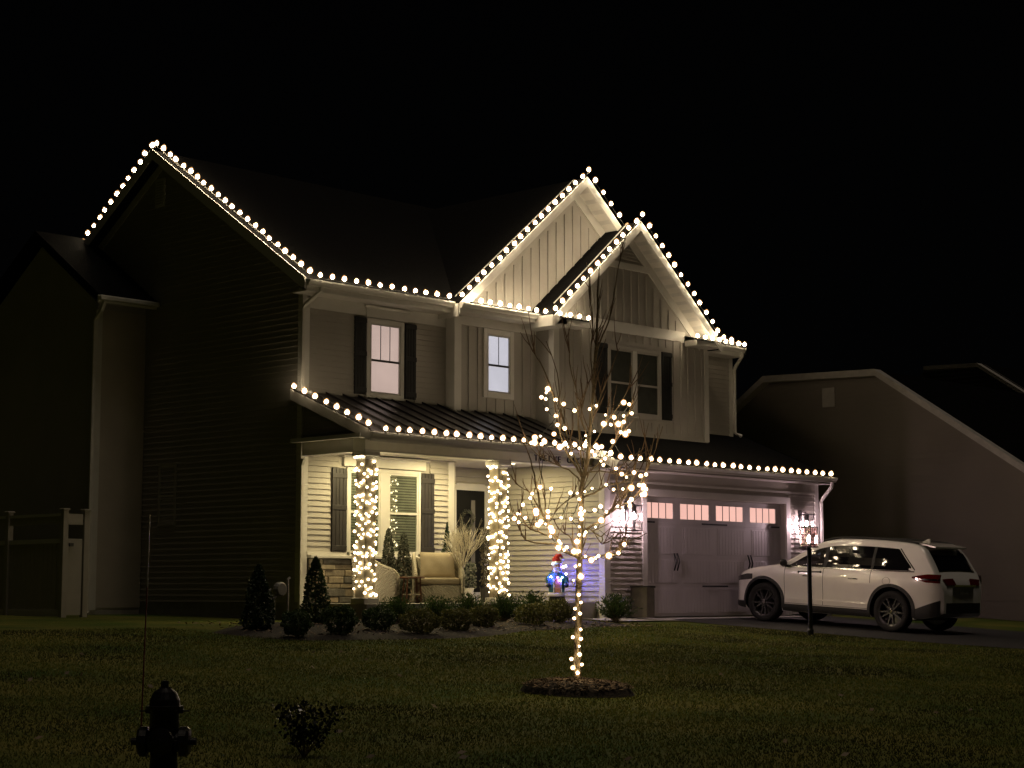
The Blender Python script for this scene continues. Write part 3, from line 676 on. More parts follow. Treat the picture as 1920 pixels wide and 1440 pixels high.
MB().prism([(6.20, -.44, rz_(-.44) + .02), (6.20, 2.6, rz_(2.6) + .02), (6.20, 2.6, rz_(2.6) - .17), (6.20, -.44, rz_(-.44) - .17)], (.022, 0, 0)).build('rake_board', m_roof, H)
MB().prism([(-1.29, .03, 3.0), (-1.29, 1.2, 3.0), (-1.29, 1.2, rz_(1.2) - .15), (-1.29, .03, rz_(.03) - .15)], (.15, 0, 0)).build('garage_gable', m_trim, H)

# ------------------------------------------------------------------ light strings
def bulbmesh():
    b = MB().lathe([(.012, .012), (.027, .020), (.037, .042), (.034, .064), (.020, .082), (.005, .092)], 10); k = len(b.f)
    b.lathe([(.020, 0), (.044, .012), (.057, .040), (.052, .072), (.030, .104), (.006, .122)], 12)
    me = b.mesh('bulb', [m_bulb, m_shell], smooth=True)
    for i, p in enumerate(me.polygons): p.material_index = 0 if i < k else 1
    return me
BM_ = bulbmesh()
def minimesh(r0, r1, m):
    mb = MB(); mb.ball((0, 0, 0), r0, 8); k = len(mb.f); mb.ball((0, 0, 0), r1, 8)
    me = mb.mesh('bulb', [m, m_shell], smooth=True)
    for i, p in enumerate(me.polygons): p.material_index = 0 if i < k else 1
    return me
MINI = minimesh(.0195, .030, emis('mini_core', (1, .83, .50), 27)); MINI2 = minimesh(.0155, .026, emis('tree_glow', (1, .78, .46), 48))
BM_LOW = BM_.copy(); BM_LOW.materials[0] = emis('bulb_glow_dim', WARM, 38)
def light_string(label, pts, n, group='warm white bulb strings along the roof edges', tilt=(0, 0), bm=None):
    pts = [Vector(p) for p in pts]; L = [0]
    for a, c in zip(pts, pts[1:]): L.append(L[-1] + (c - a).length)
    def pos(s):
        for i in range(len(pts) - 1):
            if s <= L[i + 1] + 1e-6: return pts[i].lerp(pts[i + 1], (s - L[i]) / max(1e-6, L[i + 1] - L[i]))
        return pts[-1]
    t = thing('light_string', pts[0], label, 'string lights', group)
    w = MB(); ps = [pos(L[-1] * i / (n - 1)) for i in range(n)]
    wp = []
    for i, p in enumerate(ps):
        if i: wp.append((ps[i - 1] + p) / 2 + Vector((0, -.005, -.02 + R(-.008, .008))))
        wp.append(p + Vector((0, 0, -.005)))
    w.tube(wp, .006, 4)
    for p in ps: w.lathe([(.014, -.03), (.02, -.028), (.019, .006), (.014, .008)], 6, p)
    w.build('wire', m_wire, t)
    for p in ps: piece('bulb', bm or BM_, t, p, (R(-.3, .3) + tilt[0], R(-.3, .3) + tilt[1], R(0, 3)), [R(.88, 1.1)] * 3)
    return t
x_ = -7.64
light_string('bulb string on the front slope of the tall left gable', [(x_, RID[0] - .05, RID[1] + .10), (x_, YE - .04, roofz(YE) + .09)], 22)
light_string('bulb string on the far back slope of the tall left gable', [(x_, RID[0] + .12, RID[1] + .08), (x_, 9.02, roofz(9.02) + .09)], 13)
light_string('bulb string along the upper gutter above the left shuttered window', [(-7.45, YE - .12, 6.22), (-4.16, YE - .12, 6.22)], 12)
light_string('bulb string on the left slope of the taller middle gable', [(-3.95, 1.36, g1(-3.95) + .11), (g1x, 1.36, g1z + .11)], 19)
light_string('bulb string down the right slope of the taller middle gable', [(g1x + .2, 1.34, g1(g1x + .2) + .07), (1.05, 1.34, g1(1.05) + .07)], 5)
light_string('bulb string on the gutter above the narrow lavender window', [(-3.78, 1.28, 6.17), (-1.6, 1.28, 6.17)], 9)
light_string('bulb string on the left slope of the lower gable over the garage', [(-1.78, .855, g2(-1.78) + .11), (g2x, .855, g2z + .11)], 14)
light_string('bulb string down the right slope of the lower gable over the garage', [(g2x + .22, .85, g2(g2x + .22) + .07), (3.62, .85, g2(3.62) + .08)], 12)
light_string('short bulb string on the left eave return of the lower gable', [(-1.60, .89, 6.09), (-.74, .89, 6.09)], 4)
light_string('short bulb string on the right eave return of the lower gable', [(2.94, .89, 6.09), (3.72, .89, 6.09)], 4)
light_string('bulb string on the short right end gutter of the main roof', [(4.30, YE - .12, 6.21), (5.50, YE - .12, 6.21)], 6)
light_string('short bulb string climbing the right end edge of the main roof', [(5.0, YE + .35, roofz(YE + .35) + .03), (5.55, YE + .05, roofz(YE) + .07)], 4)
light_string('bulb string down the sloping left edge of the porch roof', [(-7.69, 1.92, pz(1.92) + .07), (-7.69, -.12, pz(-.12) + .08)], 8, bm=BM_LOW)
light_string('bulb string along the porch gutter above the word TWELVE', [(-7.42, -.25, 3.30), (-1.85, -.25, 3.30)], 20, bm=BM_LOW)
light_string('short bulb string stepping down between porch and garage gutters', [(-1.54, .25, rz_(.25) + .04), (-1.54, -.36, rz_(-.36) + .04)], 3)
light_string('bulb string along the garage gutter above the garage door', [(-1.46, -.57, 3.10), (5.84, -.57, 3.10)], 25, bm=BM_LOW)

def wrap(x, y, label):
    t = thing('light_string', (x, y, .42), label, 'string lights', 'mini light strings wrapped around porch columns'); w = MB(); pts = []
    N = 190; k = 0
    for i in range(N):
        f = i / N; z = .45 + 2.42 * f; turns = 12; a = (f * turns) % 1 * 4; s = int(a); q = (a - s - .5) * .27; hw = .140 + R(0, .022)
        p = [(q, -hw), (hw, q), (-q, hw), (-hw, -q)][s]; z = min(2.90, max(.45, z + R(-.10, .10)))
        v = Vector((x + p[0], y + p[1], z)); pts.append(v)
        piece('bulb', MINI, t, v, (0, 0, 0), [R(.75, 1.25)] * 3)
    wp = []
    for i in range(len(pts) - 1):
        wp.append(pts[i]); 
    for i in range(len(wp) - 1):
        d = (wp[i] - wp[i + 1]).length
        if d < .5: w.tube([wp[i], wp[i + 1]], .004, 3, False)
    w.build('wire', m_wire, t)
wrap(-7.22, .47, 'mini light string wound around the left porch column beside the stone wall')
wrap(-3.84, .47, 'mini light string wound around the right porch column beside the front door')

# ------------------------------------------------------------------ lanterns
def lantern(x, y, z, label):
    t = thing('wall_lantern', (x, y, z), label, 'wall lamp', 'wall lanterns beside the garage door'); w, h, d = .11, .50, .22
    b = MB()
    yc = y - .20
    for sx in (-1, 1):
        for sy in (-1, 1): b.box(x + sx * w - .009, x + sx * w + .009, yc + sy * .11 - .009, yc + sy * .11 + .009, z - h / 2, z + h / 2)
    for zz in (z - h / 2 - .012, z + h / 2 - .006):
        b.box(x - w - .012, x + w + .012, yc - .122, yc - .10, zz, zz + .018).box(x - w - .012, x + w + .012, yc + .10, yc + .122, zz, zz + .018).box(x - w - .012, x - w + .01, yc - .10, yc + .10, zz, zz + .018).box(x + w - .01, x + w + .012, yc - .10, yc + .10, zz, zz + .018)
    b.build('lantern_frame', m_black, t)
    MB().lathe([(.05, z + h / 2 - .14), (.05, z + h / 2 + .01), (.015, z + h / 2 + .03)], 8, (x, yc, 0)).build('socket_cover', m_black, t)
    MB().box(x - .05, x + .05, y - .03, y, z - .05, z + h / 2 + .1).tube([(x, y - .03, z + h / 2 + .02), (x, y - .10, z + h / 2 + .09), (x, yc, z + h / 2 + .02)], .012, 6).build('wall_bracket', m_black, t)
    g = MB()
    for sx in (-1, 1): g.box(x + sx * w - .001, x + sx * w + .001, yc - .10, yc + .10, z - h / 2 + .006, z + h / 2 - .006)
    g.box(x - w + .01, x + w - .01, yc - .111, yc - .109, z - h / 2 + .006, z + h / 2 - .006)
    g.build('glass_pane', m_glass2, t)
    MB().lathe([(.006, z - .03), (.028, z - .01), (.036, z + .03), (.030, z + .07), (.018, z + .105)], 10, (x, yc, 0)).build('bulb', m_lamp, t, smooth=True)
m_glass2 = glassm('lantern_glass', (1, 1, 1), .03)
lantern(-.62, -.0, 1.98, 'black frame wall lantern left of the garage door, behind the tree')
lantern(5.42, -.0, 1.98, 'black frame wall lantern right of the garage door, above the white car')

LP = hit(1520, 1190)
t = thing('lamp_post', LP, 'black lamp post with lit glass lantern standing in the lawn before the car', 'lamp post')
MB().lathe([(.06, 0), (.06, .08), (.042, .12), (.040, 1.55), (.05, 1.58), (.03, 1.62)], 12, LP).build('post', m_black, t, smooth=False)
bx = MB().tube([LP + Vector((-.15, .14, 1.16)) * 1, LP + Vector((.15, -.14, 1.16))], .012, 6); bx.ball(LP + Vector((-.15, .14, 1.16)), .022, 6).ball(LP + Vector((.15, -.14, 1.16)), .022, 6); bx.build('ladder_rest', m_black, t)
b = MB(); z0 = LP.z + 1.62; z1 = z0 + .36; w = .115
for sx in (-1, 1):
    for sy in (-1, 1): b.box(LP.x + sx * w - .007, LP.x + sx * w + .007, LP.y + sy * w - .007, LP.y + sy * w + .007, z0 + .012, z1)
b.box(LP.x - w - .01, LP.x + w + .01, LP.y - w - .01, LP.y + w + .01, z0 - .01, z0 + .012)
for s in (-1, 1): b.box(LP.x - w - .01, LP.x + w + .01, LP.y + s * w - .009, LP.y + s * w + .009, z1, z1 + .016); b.box(LP.x + s * w - .009, LP.x + s * w + .009, LP.y - w + .009, LP.y + w - .009, z1, z1 + .016)
b.add([(LP.x - w, LP.y - w, z1 + .016), (LP.x + w, LP.y - w, z1 + .016), (LP.x + w, LP.y + w, z1 + .016), (LP.x - w, LP.y + w, z1 + .016), (LP.x, LP.y, z1 + .04)], [(0, 1, 4), (1, 2, 4), (2, 3, 4), (3, 0, 4)])
b.build('lantern_frame', m_black, t)
g = MB()
for s in (-1, 1): g.box(LP.x - w + .01, LP.x + w - .01, LP.y + s * w - .001, LP.y + s * w + .001, z0 + .013, z1 - .001); g.box(LP.x + s * w - .001, LP.x + s * w + .001, LP.y - w + .01, LP.y + w - .01, z0 + .013, z1 - .001)
g.build('glass_pane', glassm('lamp_glass', (1, .9, .9), .05), t)
MB().tube([(LP.x, LP.y, z0 + .012), (LP.x, LP.y, z0 + .07)], .02, 8).build('candle_socket', m_black, t)
MB().lathe([(.006, z0 + .07), (.030, z0 + .09), (.040, z0 + .13), (.030, z0 + .18), (.008, z0 + .22)], 10, (LP.x, LP.y, 0)).build('bulb', m_post, t, smooth=True)

# ------------------------------------------------------------------ foliage builders
def leafcloud(b, pts, s, flat=.35, up_=.4):
    for p in pts:
        d = Vector((R(-1, 1), R(-1, 1), R(-1, 1) + up_)); d = d.normalized() * s * R(.6, 1.3); e = d.orthogonal(); e.rotate(Matrix.Rotation(R(0, 6.28), 3, d)); e = e.normalized() * s * flat
        b.add([p - d * .5, p + e, p + d * .5, p - e], [(0, 1, 2, 3)])
def cone_tree(name, base, h, r, label, cat, m, group=None, n=1800, s=.05, stem=m_bark, pot=None, power=.9, wob=.12, tiers=0, sub=None):
    base = Vector(base); t = thing(name, base, label, cat, group); b = MB(); pts = []
    z0 = base.z + (.18 if pot else .04)
    for i in range(n):
        f = R(0, 1) ** 1.25; a = R(0, 6.283); rr = r * (1 - f) ** power * (1 + wob * math.sin(a * 3 + f * 9)) * (R(.35, 1) ** .5)
        if tiers: rr *= .62 + .38 * (1 - ((f * tiers) % 1))
        if f < .08: rr *= .75
        pts.append(Vector((base.x + rr * math.cos(a), base.y + rr * math.sin(a), z0 + h * f)))
    leafcloud(b, pts, s); b.build('foliage', m, t)
    MB().tube([base, base + Vector((0, 0, z0 - base.z + h * .8))], [.03, .008], 6).build('stem', stem, t)
    if pot: MB().lathe([(.09, base.z), (.12, base.z + .2), (.13, base.z + .21), (.11, base.z + .215)], 14, (base.x, base.y, 0)).build('pot', pot, t)
    return t
def shrub(base, rx, h, label, m, group='low shrubs in the porch bed', n=4200, s=.045, spiky=False):
    base = Vector(base); t = thing('shrub', base, label, 'shrub', group); b = MB(); st = MB(); ph = R(0, 6)
    if spiky:
        for i in range(n // 12):
            a = R(0, 6.283); e = R(.35, 1.45); L = h * R(.7, 1.1); d = Vector((math.cos(a) * math.cos(e) * rx / h * 1.2, math.sin(a) * math.cos(e) * rx / h * 1.2, math.sin(e))).normalized()
            p0 = base + Vector((R(-.06, .06), R(-.06, .06), 0))
            for q in range(5):
                p = p0 + d * L * (.35 + .65 * q / 4); w = d.orthogonal(); w.rotate(Matrix.Rotation(R(0, 6.28), 3, d)); w = w.normalized() * s
                tip = p + d * s * 1.5 + w * .7; b.add([p, p + w * .3 + d * s * .5, tip, p - w * .2 + d * s * .6], [(0, 1, 2, 3)])
            if i % 8 == 0: st.tube([p0, p0 + d * L * .9], [.006, .002], 4)
    else:
        pts = []
        for i in range(n):
            v = Vector((R(-1, 1), R(-1, 1), R(-.9, 1)))
            if v.length > 1 or v.length < .3: continue
            v.normalize(); k = R(.6, 1) ** .6 * (1 + .16 * math.sin(v.x * 5 + ph) * math.cos(v.y * 4 + ph) + .08 * math.sin(v.z * 9 + ph))
            pts.append(base + Vector((v.x * rx * k, v.y * rx * k, h * .52 + v.z * h * .5 * k)))
        leafcloud(b, pts, s, .3, .6)
        for i in range(10):
            a = R(0, 6.283); st.tube([base, base + Vector((math.cos(a) * rx * .6, math.sin(a) * rx * .6, h * .7))], [.008, .003], 4)
    b.build('foliage', m, t); st.build('stem', m_bark, t); return t
def px(x, y): return on(x, 1100, 'Y', y).x
def shrub_px(x, yb, wpx, hpx, Y, label, m, **k):
    X = px(x, Y); z = gz(Y) + .03; d = (Vector((X, Y, z)) - CAM).dot(vd); top = on(x, yb - hpx, 'Y', Y).z
    return shrub((X, Y, z), wpx * .56 * d / F, max(.25, top - z), label, m, **k)
cone_tree('arborvitae', (px(485, -1.27), -1.27, gz(-1.27)), 1.0, .30, 'dark cone shaped arborvitae against the unlit left side wall', 'evergreen', m_leaf_d, 'arborvitae beside the porch', 2600, .055, power=.6)
cone_tree('arborvitae', (px(592, -.3), -.3, gz(-.3)), 1.10, .30, 'cone shaped arborvitae lit green at the left porch corner', 'evergreen', m_leaf_g, 'arborvitae beside the porch', 2600, .055, power=.6)
shrub_px(557, 1195, 52, 52, -2.5, 'leftmost dark round shrub below the corner downspout', m_leaf_g)
shrub_px(640, 1192, 58, 58, -2.45, 'dark round shrub right of the lit arborvitae', m_leaf_g)
shrub_px(712, 1184, 58, 46, -1.9, 'dark spreading shrub in front of the left porch column', m_leaf_g)
shrub_px(790, 1190, 72, 48, -2.6, 'golden round shrub in front of the wooden side table', m_leaf_y)
shrub_px(858, 1186, 60, 46, -2.2, 'golden round shrub in front of the white twig tree', m_leaf_y)
shrub_px(908, 1178, 52, 44, -1.6, 'golden round shrub in front of the right porch column', m_leaf_y)
shrub_px(1000, 1176, 64, 44, -1.45, 'golden round shrub in front of the spiky shrub, left of the tree trunk', m_leaf_y)
shrub_px(1045, 1170, 50, 46, -1.0, 'golden shrub just below the lit red hatted figure', m_leaf_y)
shrub_px(745, 1160, 60, 36, -.45, 'low dark spiky shrub under the wooden side table', m_leaf_g, spiky=True, s=.04)
shrub_px(820, 1160, 70, 38, -.45, 'low dark spiky shrub under the cushioned wicker chair', m_leaf_g, spiky=True, s=.04)
shrub_px(880, 1155, 50, 36, -.4, 'low dark spiky shrub under the white twig tree', m_leaf_g, spiky=True, s=.04)
shrub_px(944, 1160, 50, 40, -.5, 'dark spiky shrub below the right porch column', m_leaf_g, spiky=True, s=.04)
shrub_px(998, 1152, 46, 38, -.25, 'dark spiky shrub at the porch edge left of the red hatted figure', m_leaf_g, spiky=True, s=.04)
shrub_px(1155, 1167, 54, 48, -.8, 'dark spiky shrub at the garage corner beside the tall planter', m_leaf_g, spiky=True, s=.045)

# ------------------------------------------------------------------ street tree
TD = (TR - CAM).dot(vd)
def depthvary(px_, amt): return amt
Bt = MB(); Tw = MB(); BR = []
def limb(pts, r0, r1, d0=0, d1=0, twigs=0, tl=.35, store=True):
    r0 += .0012; r1 += .0018
    P = []
    n = len(pts)
    for i, (x, y) in enumerate(pts): P.append(at(x, y, TD + d0 + (d1 - d0) * i / (n - 1)))
    # smooth by Catmull-Rom
    Q = []
    for i in range(n - 1):
        a, b_, c, d = P[max(i - 1, 0)], P[i], P[i + 1], P[min(i + 2, n - 1)]
        for k in range(4):
            t_ = k / 4; Q.append(.5 * ((2 * b_) + (c - a) * t_ + (2 * a - 5 * b_ + 4 * c - d) * t_ ** 2 + (3 * b_ - a - 3 * c + d) * t_ ** 3))
    Q.append(P[-1]); Q = [q + Vector((R(-1, 1), R(-1, 1), R(-1, 1))) * .004 for q in Q]
    Bt.tube(Q, [r0 + (r1 - r0) * i / (len(Q) - 1) for i in range(len(Q))], 7 if r0 > .02 else 5)
    if store: BR.append((Q, r0, r1))
    for k in range(twigs):
        i = random.randrange(int(len(Q) * .25), len(Q)); 
        dr = (Q[min(i + 1, len(Q) - 1)] - Q[max(i - 1, 0)]).normalized()
        sd_ = Vector((R(-1, 1), R(-1, 1), R(-.2, .8))).normalized(); d = (dr * .6 + sd_ * .55 + Vector((0, 0, .55))).normalized()
        p = Q[i].copy(); T_ = [p.copy()]; L = tl * R(.5, 1.3)
        for s_ in range(5): d = (d + Vector((R(-.14, .14), R(-.14, .14), R(-.05, .18)))).normalized(); p = p + d * L / 5; T_.append(p.copy())
        Tw.tube(T_, [.0065, .006, .005, .004, .003, .002], 4, False)
        if R(0, 1) < .5:
            j = random.randrange(1, 4); d2 = (d + Vector((R(-.7, .7), R(-.7, .7), R(-.1, .4)))).normalized(); Tw.tube([T_[j], T_[j] + d2 * L * .22, T_[j] + d2 * L * .4 + Vector((0, 0, .03))], [.005, .0038, .0022], 4, False)
limb([(1083, 1304), (1083, 1240), (1083, 1200), (1085, 1150), (1085, 1100), (1087, 1050), (1089, 1000), (1090, 950), (1093, 900), (1101, 865), (1105, 825), (1109, 770), (1114, 710), (1117, 650), (1120, 600), (1121, 540), (1124, 500)], .042, .005, twigs=18, tl=.45)
limb([(1115, 690), (1122, 650), (1140, 605), (1150, 560), (1158, 510), (1166, 470)], .009, .003, 0, -.2, 4)
limb([(1112, 720), (1108, 660), (1112, 600), (1104, 540), (1110, 500)], .008, .003, 0, .3, 4)
limb([(1087, 1046), (1070, 1038), (1055, 1030), (1045, 1012), (1034, 994), (1024, 974), (1014, 955), (1010, 930), (1005, 905), (999, 880), (992, 850)], .020, .005, 0, -.5, 6, .3)
limb([(1034, 994), (1022, 970), (1008, 948), (995, 925), (980, 915), (965, 905)], .010, .003, -.25, .1, 5, .3)
limb([(1024, 974), (1022, 940), (1020, 910), (1013, 880), (1010, 850)], .008, .003, -.3, -.5, 3, .25)
limb([(1030, 980), (1045, 955), (1068, 935), (1090, 925)], .006, .002, -.3, -.7, 5, .3)
limb([(1045, 1020), (1022, 1019), (995, 1016), (980, 1006), (972, 985), (958, 950), (952, 925)], .009, .003, -.1, -.6, 6, .3)
limb([(1030, 1004), (1012, 998), (1000, 994), (990, 988), (980, 972), (968, 960)], .008, .003, -.2, .3, 6, .3)
limb([(1080, 1030), (1070, 1008), (1058, 1000), (1046, 990)], .008, .003, 0, .4, 4, .3)
limb([(1088, 1048), (1100, 1045), (1115, 1045), (1128, 1042), (1145, 1040), (1160, 1037), (1172, 1018), (1195, 1008), (1213, 1000)], .013, .003, 0, -.5, 7, .3)
limb([(1089, 998), (1108, 987), (1127, 975), (1145, 960), (1162, 950), (1180, 940), (1195, 925), (1205, 910), (1215, 870), (1228, 815)], .013, .003, 0, .5, 9, .4)
limb([(1130, 970), (1150, 950), (1170, 935), (1180, 915), (1187, 890), (1200, 840)], .008, .003, .1, .4, 6, .4)
limb([(1091, 935), (1100, 929), (1115, 924), (1130, 915), (1145, 908), (1165, 905), (1185, 900)], .011, .003, 0, .5, 6, .35)
limb([(1088, 1040), (1098, 1010), (1104, 992), (1118, 1002), (1130, 1008), (1128, 1020), (1150, 1010), (1175, 985)], .007, .003, 0, .4, 5, .25)
limb([(1093, 898), (1085, 882), (1070, 860), (1058, 838), (1051, 815), (1046, 790), (1041, 762), (1034, 730), (1018, 690), (1000, 660)], .014, .003, 0, .4, 9, .45)
limb([(1090, 905), (1072, 885), (1045, 872), (1020, 860), (1000, 845), (985, 820)], .008, .002, 0, -.5, 6, .35)
limb([(1092, 890), (1080, 862), (1066, 835), (1060, 800), (1050, 760), (1045, 700), (1025, 640)], .010, .003, 0, -.4, 7, .45)
limb([(1092, 880), (1088, 840), (1084, 790), (1082, 740), (1070, 690), (1066, 640)], .010, .003, 0, .6, 7, .45)
limb([(1096, 893), (1115, 875), (1135, 855), (1150, 832), (1163, 812), (1170, 790), (1182, 765), (1190, 735)], .011, .003, 0, -.3, 8, .4)
limb([(1097, 886), (1120, 884), (1140, 885), (1165, 892), (1185, 890), (1200, 880)], .007, .003, 0, -.5, 6, .35)
limb([(1103, 850), (1118, 825), (1132, 800), (1150, 775), (1168, 750), (1180, 725)], .009, .003, 0, .3, 7, .4)
limb([(1103, 842), (1098, 810), (1090, 780), (1095, 750), (1102, 720)], .008, .003, 0, -.4, 6, .4)
limb([(1108, 790), (1120, 760), (1132, 730), (1145, 695), (1158, 660)], .008, .003, 0, .2, 6, .4)
limb([(1200, 905), (1215, 880), (1230, 840), (1243, 800)], .004, .002, .4, .2, 3, .3)
ST = thing('street_tree', TR, 'young bare tree wound with string lights in a mulch ring on the lawn', 'tree')
Bt.build('trunk', m_bark, ST, smooth=True); Tw.build('twigs', m_twig, ST, kind='stuff')
c2 = [(558,60),(538,105),(482,160),(533,180),(652,190),(545,303),(748,240),(878,318),(657,383),(675,490),(632,600),(760,532),(1060,300),(1140,262),(1250,372),(1352,400),(1468,222),(1535,245),(1563,352),(1468,382),(1468,455),(1405,480),(1315,487),(1230,478),(1118,570),(1012,620),(1432,580),(1490,600),(1530,565),(1338,690),(1203,752),(1090,808),(1120,852),(1245,895),(1195,925),(1225,970),(402,640),(468,625),(512,680),(485,720),(360,705),(400,705),(700,755),(740,735),(805,755),(935,772),(838,835),(1375,1015),(1445,1080),(1592,1062),(1503,1118),(1673,1103),(1738,1085)]
c3 = [(465,215),(597,232),(370,292),(347,345),(258,425),(415,500),(418,530),(560,505),(560,572),(207,533),(155,592),(208,635),(288,583),(475,630),(440,662),(532,657),(592,700),(610,740),(588,805),(718,580),(833,592),(690,860),(710,890),(685,940),(755,965),(785,935),(830,280),(912,285),(1003,268),(1088,228),(935,360),(955,470),(1000,500),(955,535),(962,595),(935,690),(935,785),(985,790),(1012,755),(910,865),(930,985),(875,985),(1192,445),(1120,490),(1262,510),(1200,612),(1130,692),(1258,185),(1347,243),(1458,237),(1560,222),(1655,190),(1703,198),(1700,232),(1735,237),(1685,305),(1715,297),(1562,360),(1535,395),(1542,440),(1395,445),(1452,455),(1010,1045),(1080,1090),(1130,1065),(1165,1040),(1290,1035),(1405,1003),(1475,900),(890,1165),(940,1145),(945,1260)]
c4 = [(865,135),(880,190),(838,235),(872,270),(832,305),(878,385),(822,440),(880,452),(868,505),(870,565),(812,597),(887,637),(822,660),(857,697),(828,30),(880,3)]
TB = [(940 + x / 6.4, 720 + y / 6.4) for x, y in c2] + [(940 + x / 6.4, 880 + y / 6.4) for x, y in c3] + [(860 + x / 3.84, 1080 + y / 3.84) for x, y in c4]
sg = thing('light_string', TR + Vector((0, 0, .3)), 'mini light string wound up the young lawn tree and along its limbs', 'string lights')
allq = [q for Q, a, c in BR for q in Q]; qd = np.array([[(q - CAM).dot(rt) / (q - CAM).dot(vd) * F + 960, 720 - (q - CAM).dot(up) / (q - CAM).dot(vd) * F, (q - CAM).dot(vd)] for q in allq])
W = MB(); pp = []
for (x, y) in TB:
    i = np.argmin((qd[:, 0] - x) ** 2 + (qd[:, 1] - y) ** 2); d = qd[i, 2] - R(.02, .08)
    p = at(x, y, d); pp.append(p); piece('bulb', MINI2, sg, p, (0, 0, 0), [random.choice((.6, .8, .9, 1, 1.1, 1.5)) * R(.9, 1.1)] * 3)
    if (p - allq[i]).length < .35: W.tube([p, (p + allq[i]) / 2 + Vector((0, 0, -.01)), allq[i]], .003, 3, False)
rem = list(range(1, len(pp))); cur = 0
while rem:
    j = min(rem, key=lambda k: (pp[k] - pp[cur]).length)
    if (pp[j] - pp[cur]).length < .6:
        mid = (pp[j] + pp[cur]) / 2 - Vector((0, 0, .03)); W.tube([pp[cur], mid, pp[j]], .0045, 3, False)
    rem.remove(j); cur = j
W.build('wire', m_wire, sg, kind='stuff')

# ------------------------------------------------------------------ porch furniture (local coordinates, facing -y)
def lbox(name, x0, x1, y0, y1, z0, z1, m, parent, bv=.02, seg=3):
    o = MB().box(x0, x1, y0, y1, z0, z1).build(name, m, parent, world=False); bevel(o, bv, seg); o.data.polygons.foreach_set('use_smooth', [False] * len(o.data.polygons)); return o
def armchair(loc, rz, label, pillow=True):
    t = thing('wicker_armchair', loc, label, 'armchair', 'wicker armchairs on the porch', rz)
    for s in (-1, 1):
        pr = [(-.36, .03), (.36, .03), (.40, .86), (.30, .90), (-.05, .68), (-.30, .58), (-.37, .50), (-.385, .40)]
        x0 = s * .44 - .035
        o = MB().prism([(x0, y, z) for y, z in pr], (.07, 0, 0)).build('side_panel', m_wick, t, world=False); bevel(o, .015, 2)
        MB().tube([(s * .44, -.37, .03), (s * .44, -.39, .42), (s * .44, -.37, .52), (s * .44, -.30, .60), (s * .44, -.05, .70), (s * .44, .30, .92), (s * .44, .40, .88)], .028, 8).build('arm_rim', m_wick, t, world=False, smooth=True)
    lbox('front_panel', -.40, .40, -.36, -.31, .04, .34, m_wick, t); lbox('backrest', -.41, .41, .30, .37, .04, .86, m_wick, t)
    lbox('seat_frame', -.41, .41, -.31, .30, .26, .34, m_wick, t, .01, 1)
    lbox('seat_cushion', -.395, .395, -.37, .26, .345, .47, m_cush, t, .045, 4)
    if pillow:
        b = MB(); n_ = 12
        for sgn in (-1, 1):
            for i in range(n_ + 1):
                for j in range(n_ + 1):
                    u, v = i / n_ * 2 - 1, j / n_ * 2 - 1; th = .085 * ((1 - u * u) * (1 - v * v)) ** .35 * sgn * (1 + .08 * math.sin(u * 7 + v * 3))
                    pinch = 1 - .05 * (1 - abs(u)) * 0; b.v.append((u * .34 * (1 - .06 * (1 - v * v)), .16 + v * .055 + th, .71 + v * .25 * (1 - .05 * (1 - u * u))))
        m_ = (n_ + 1) ** 2
        for q in range(2):
            for i in range(n_):
                for j in range(n_):
                    a = q * m_ + i * (n_ + 1) + j; f = [a, a + 1, a + n_ + 2, a + n_ + 1]; b.f.append(f if q else f[::-1])
        b.build('pillow', m_cush, t, world=False, smooth=True)
    for sx in (-.38, .38):
        for sy in (-.33, .32): MB().box(sx - .03, sx + .03, sy - .03, sy + .03, 0, .05).build('leg', m_wood, t, world=False)
    return t
FZ = .30
c2p = on(821, 1130, 'Y', 1.10); armchair((c2p.x, 1.10, FZ), math.radians(-40), 'wicker armchair with tan seat and back cushions right of the side table')
c1p = on(704, 1130, 'Y', 1.10); armchair((c1p.x, 1.10, FZ), math.radians(43), 'wicker armchair seen from its side behind the left porch column')
tp = on(764, 1126, 'Y', 1.10); ty = .98
t = thing('side_table', (tp.x, ty, FZ), 'small brown wooden side table between the two wicker armchairs', 'table')
MB().lathe([(.001, .45), (.225, .45), (.235, .462), (.235, .475), (.225, .487), (.001, .487)], 24).build('table_top', m_wood, t, world=False)
for k in range(4):
    a = k * math.pi / 2 + .3; MB().tube([(.17 * math.cos(a), .17 * math.sin(a), .45), (.20 * math.cos(a), .20 * math.sin(a), 0)], .018, 6).build('leg', m_wood, t, world=False)
    b_ = a + math.pi / 2; MB().tube([(.19 * math.cos(a), .19 * math.sin(a), .16), (.19 * math.cos(b_), .19 * math.sin(b_), .16)], .012, 6).build('stretcher', m_white, t, world=False)
m_pot = mat('dark_pot', (.05, .045, .04), .6)
for (x, ytop, w_, lab) in ((728, 992, .17, 'left flocked small evergreen before the porch window, behind the side table'), (757, 1000, .19, 'right flocked small evergreen before the porch window, beside the cushioned chair')):
    X = px(x, 1.7); zt = on(x, ytop, 'Y', 1.7).z; cone_tree('potted_evergreen', (X, 1.7, FZ), zt - FZ - .18, w_, lab, 'potted tree', m_leaf_f, 'small evergreens on the porch', 2600, .05, pot=m_pot, power=.45, wob=.05)
X = px(838, 1.75); zt = on(838, 980, 'Y', 1.75).z
cone_tree('potted_evergreen', (X, 1.75, FZ), zt - FZ - .18, .26, 'slim tiered evergreen against the siding behind the cushioned chair', 'potted tree', m_leaf_p, 'small evergreens on the porch', 1500, .05, pot=m_pot, power=.9, tiers=7)
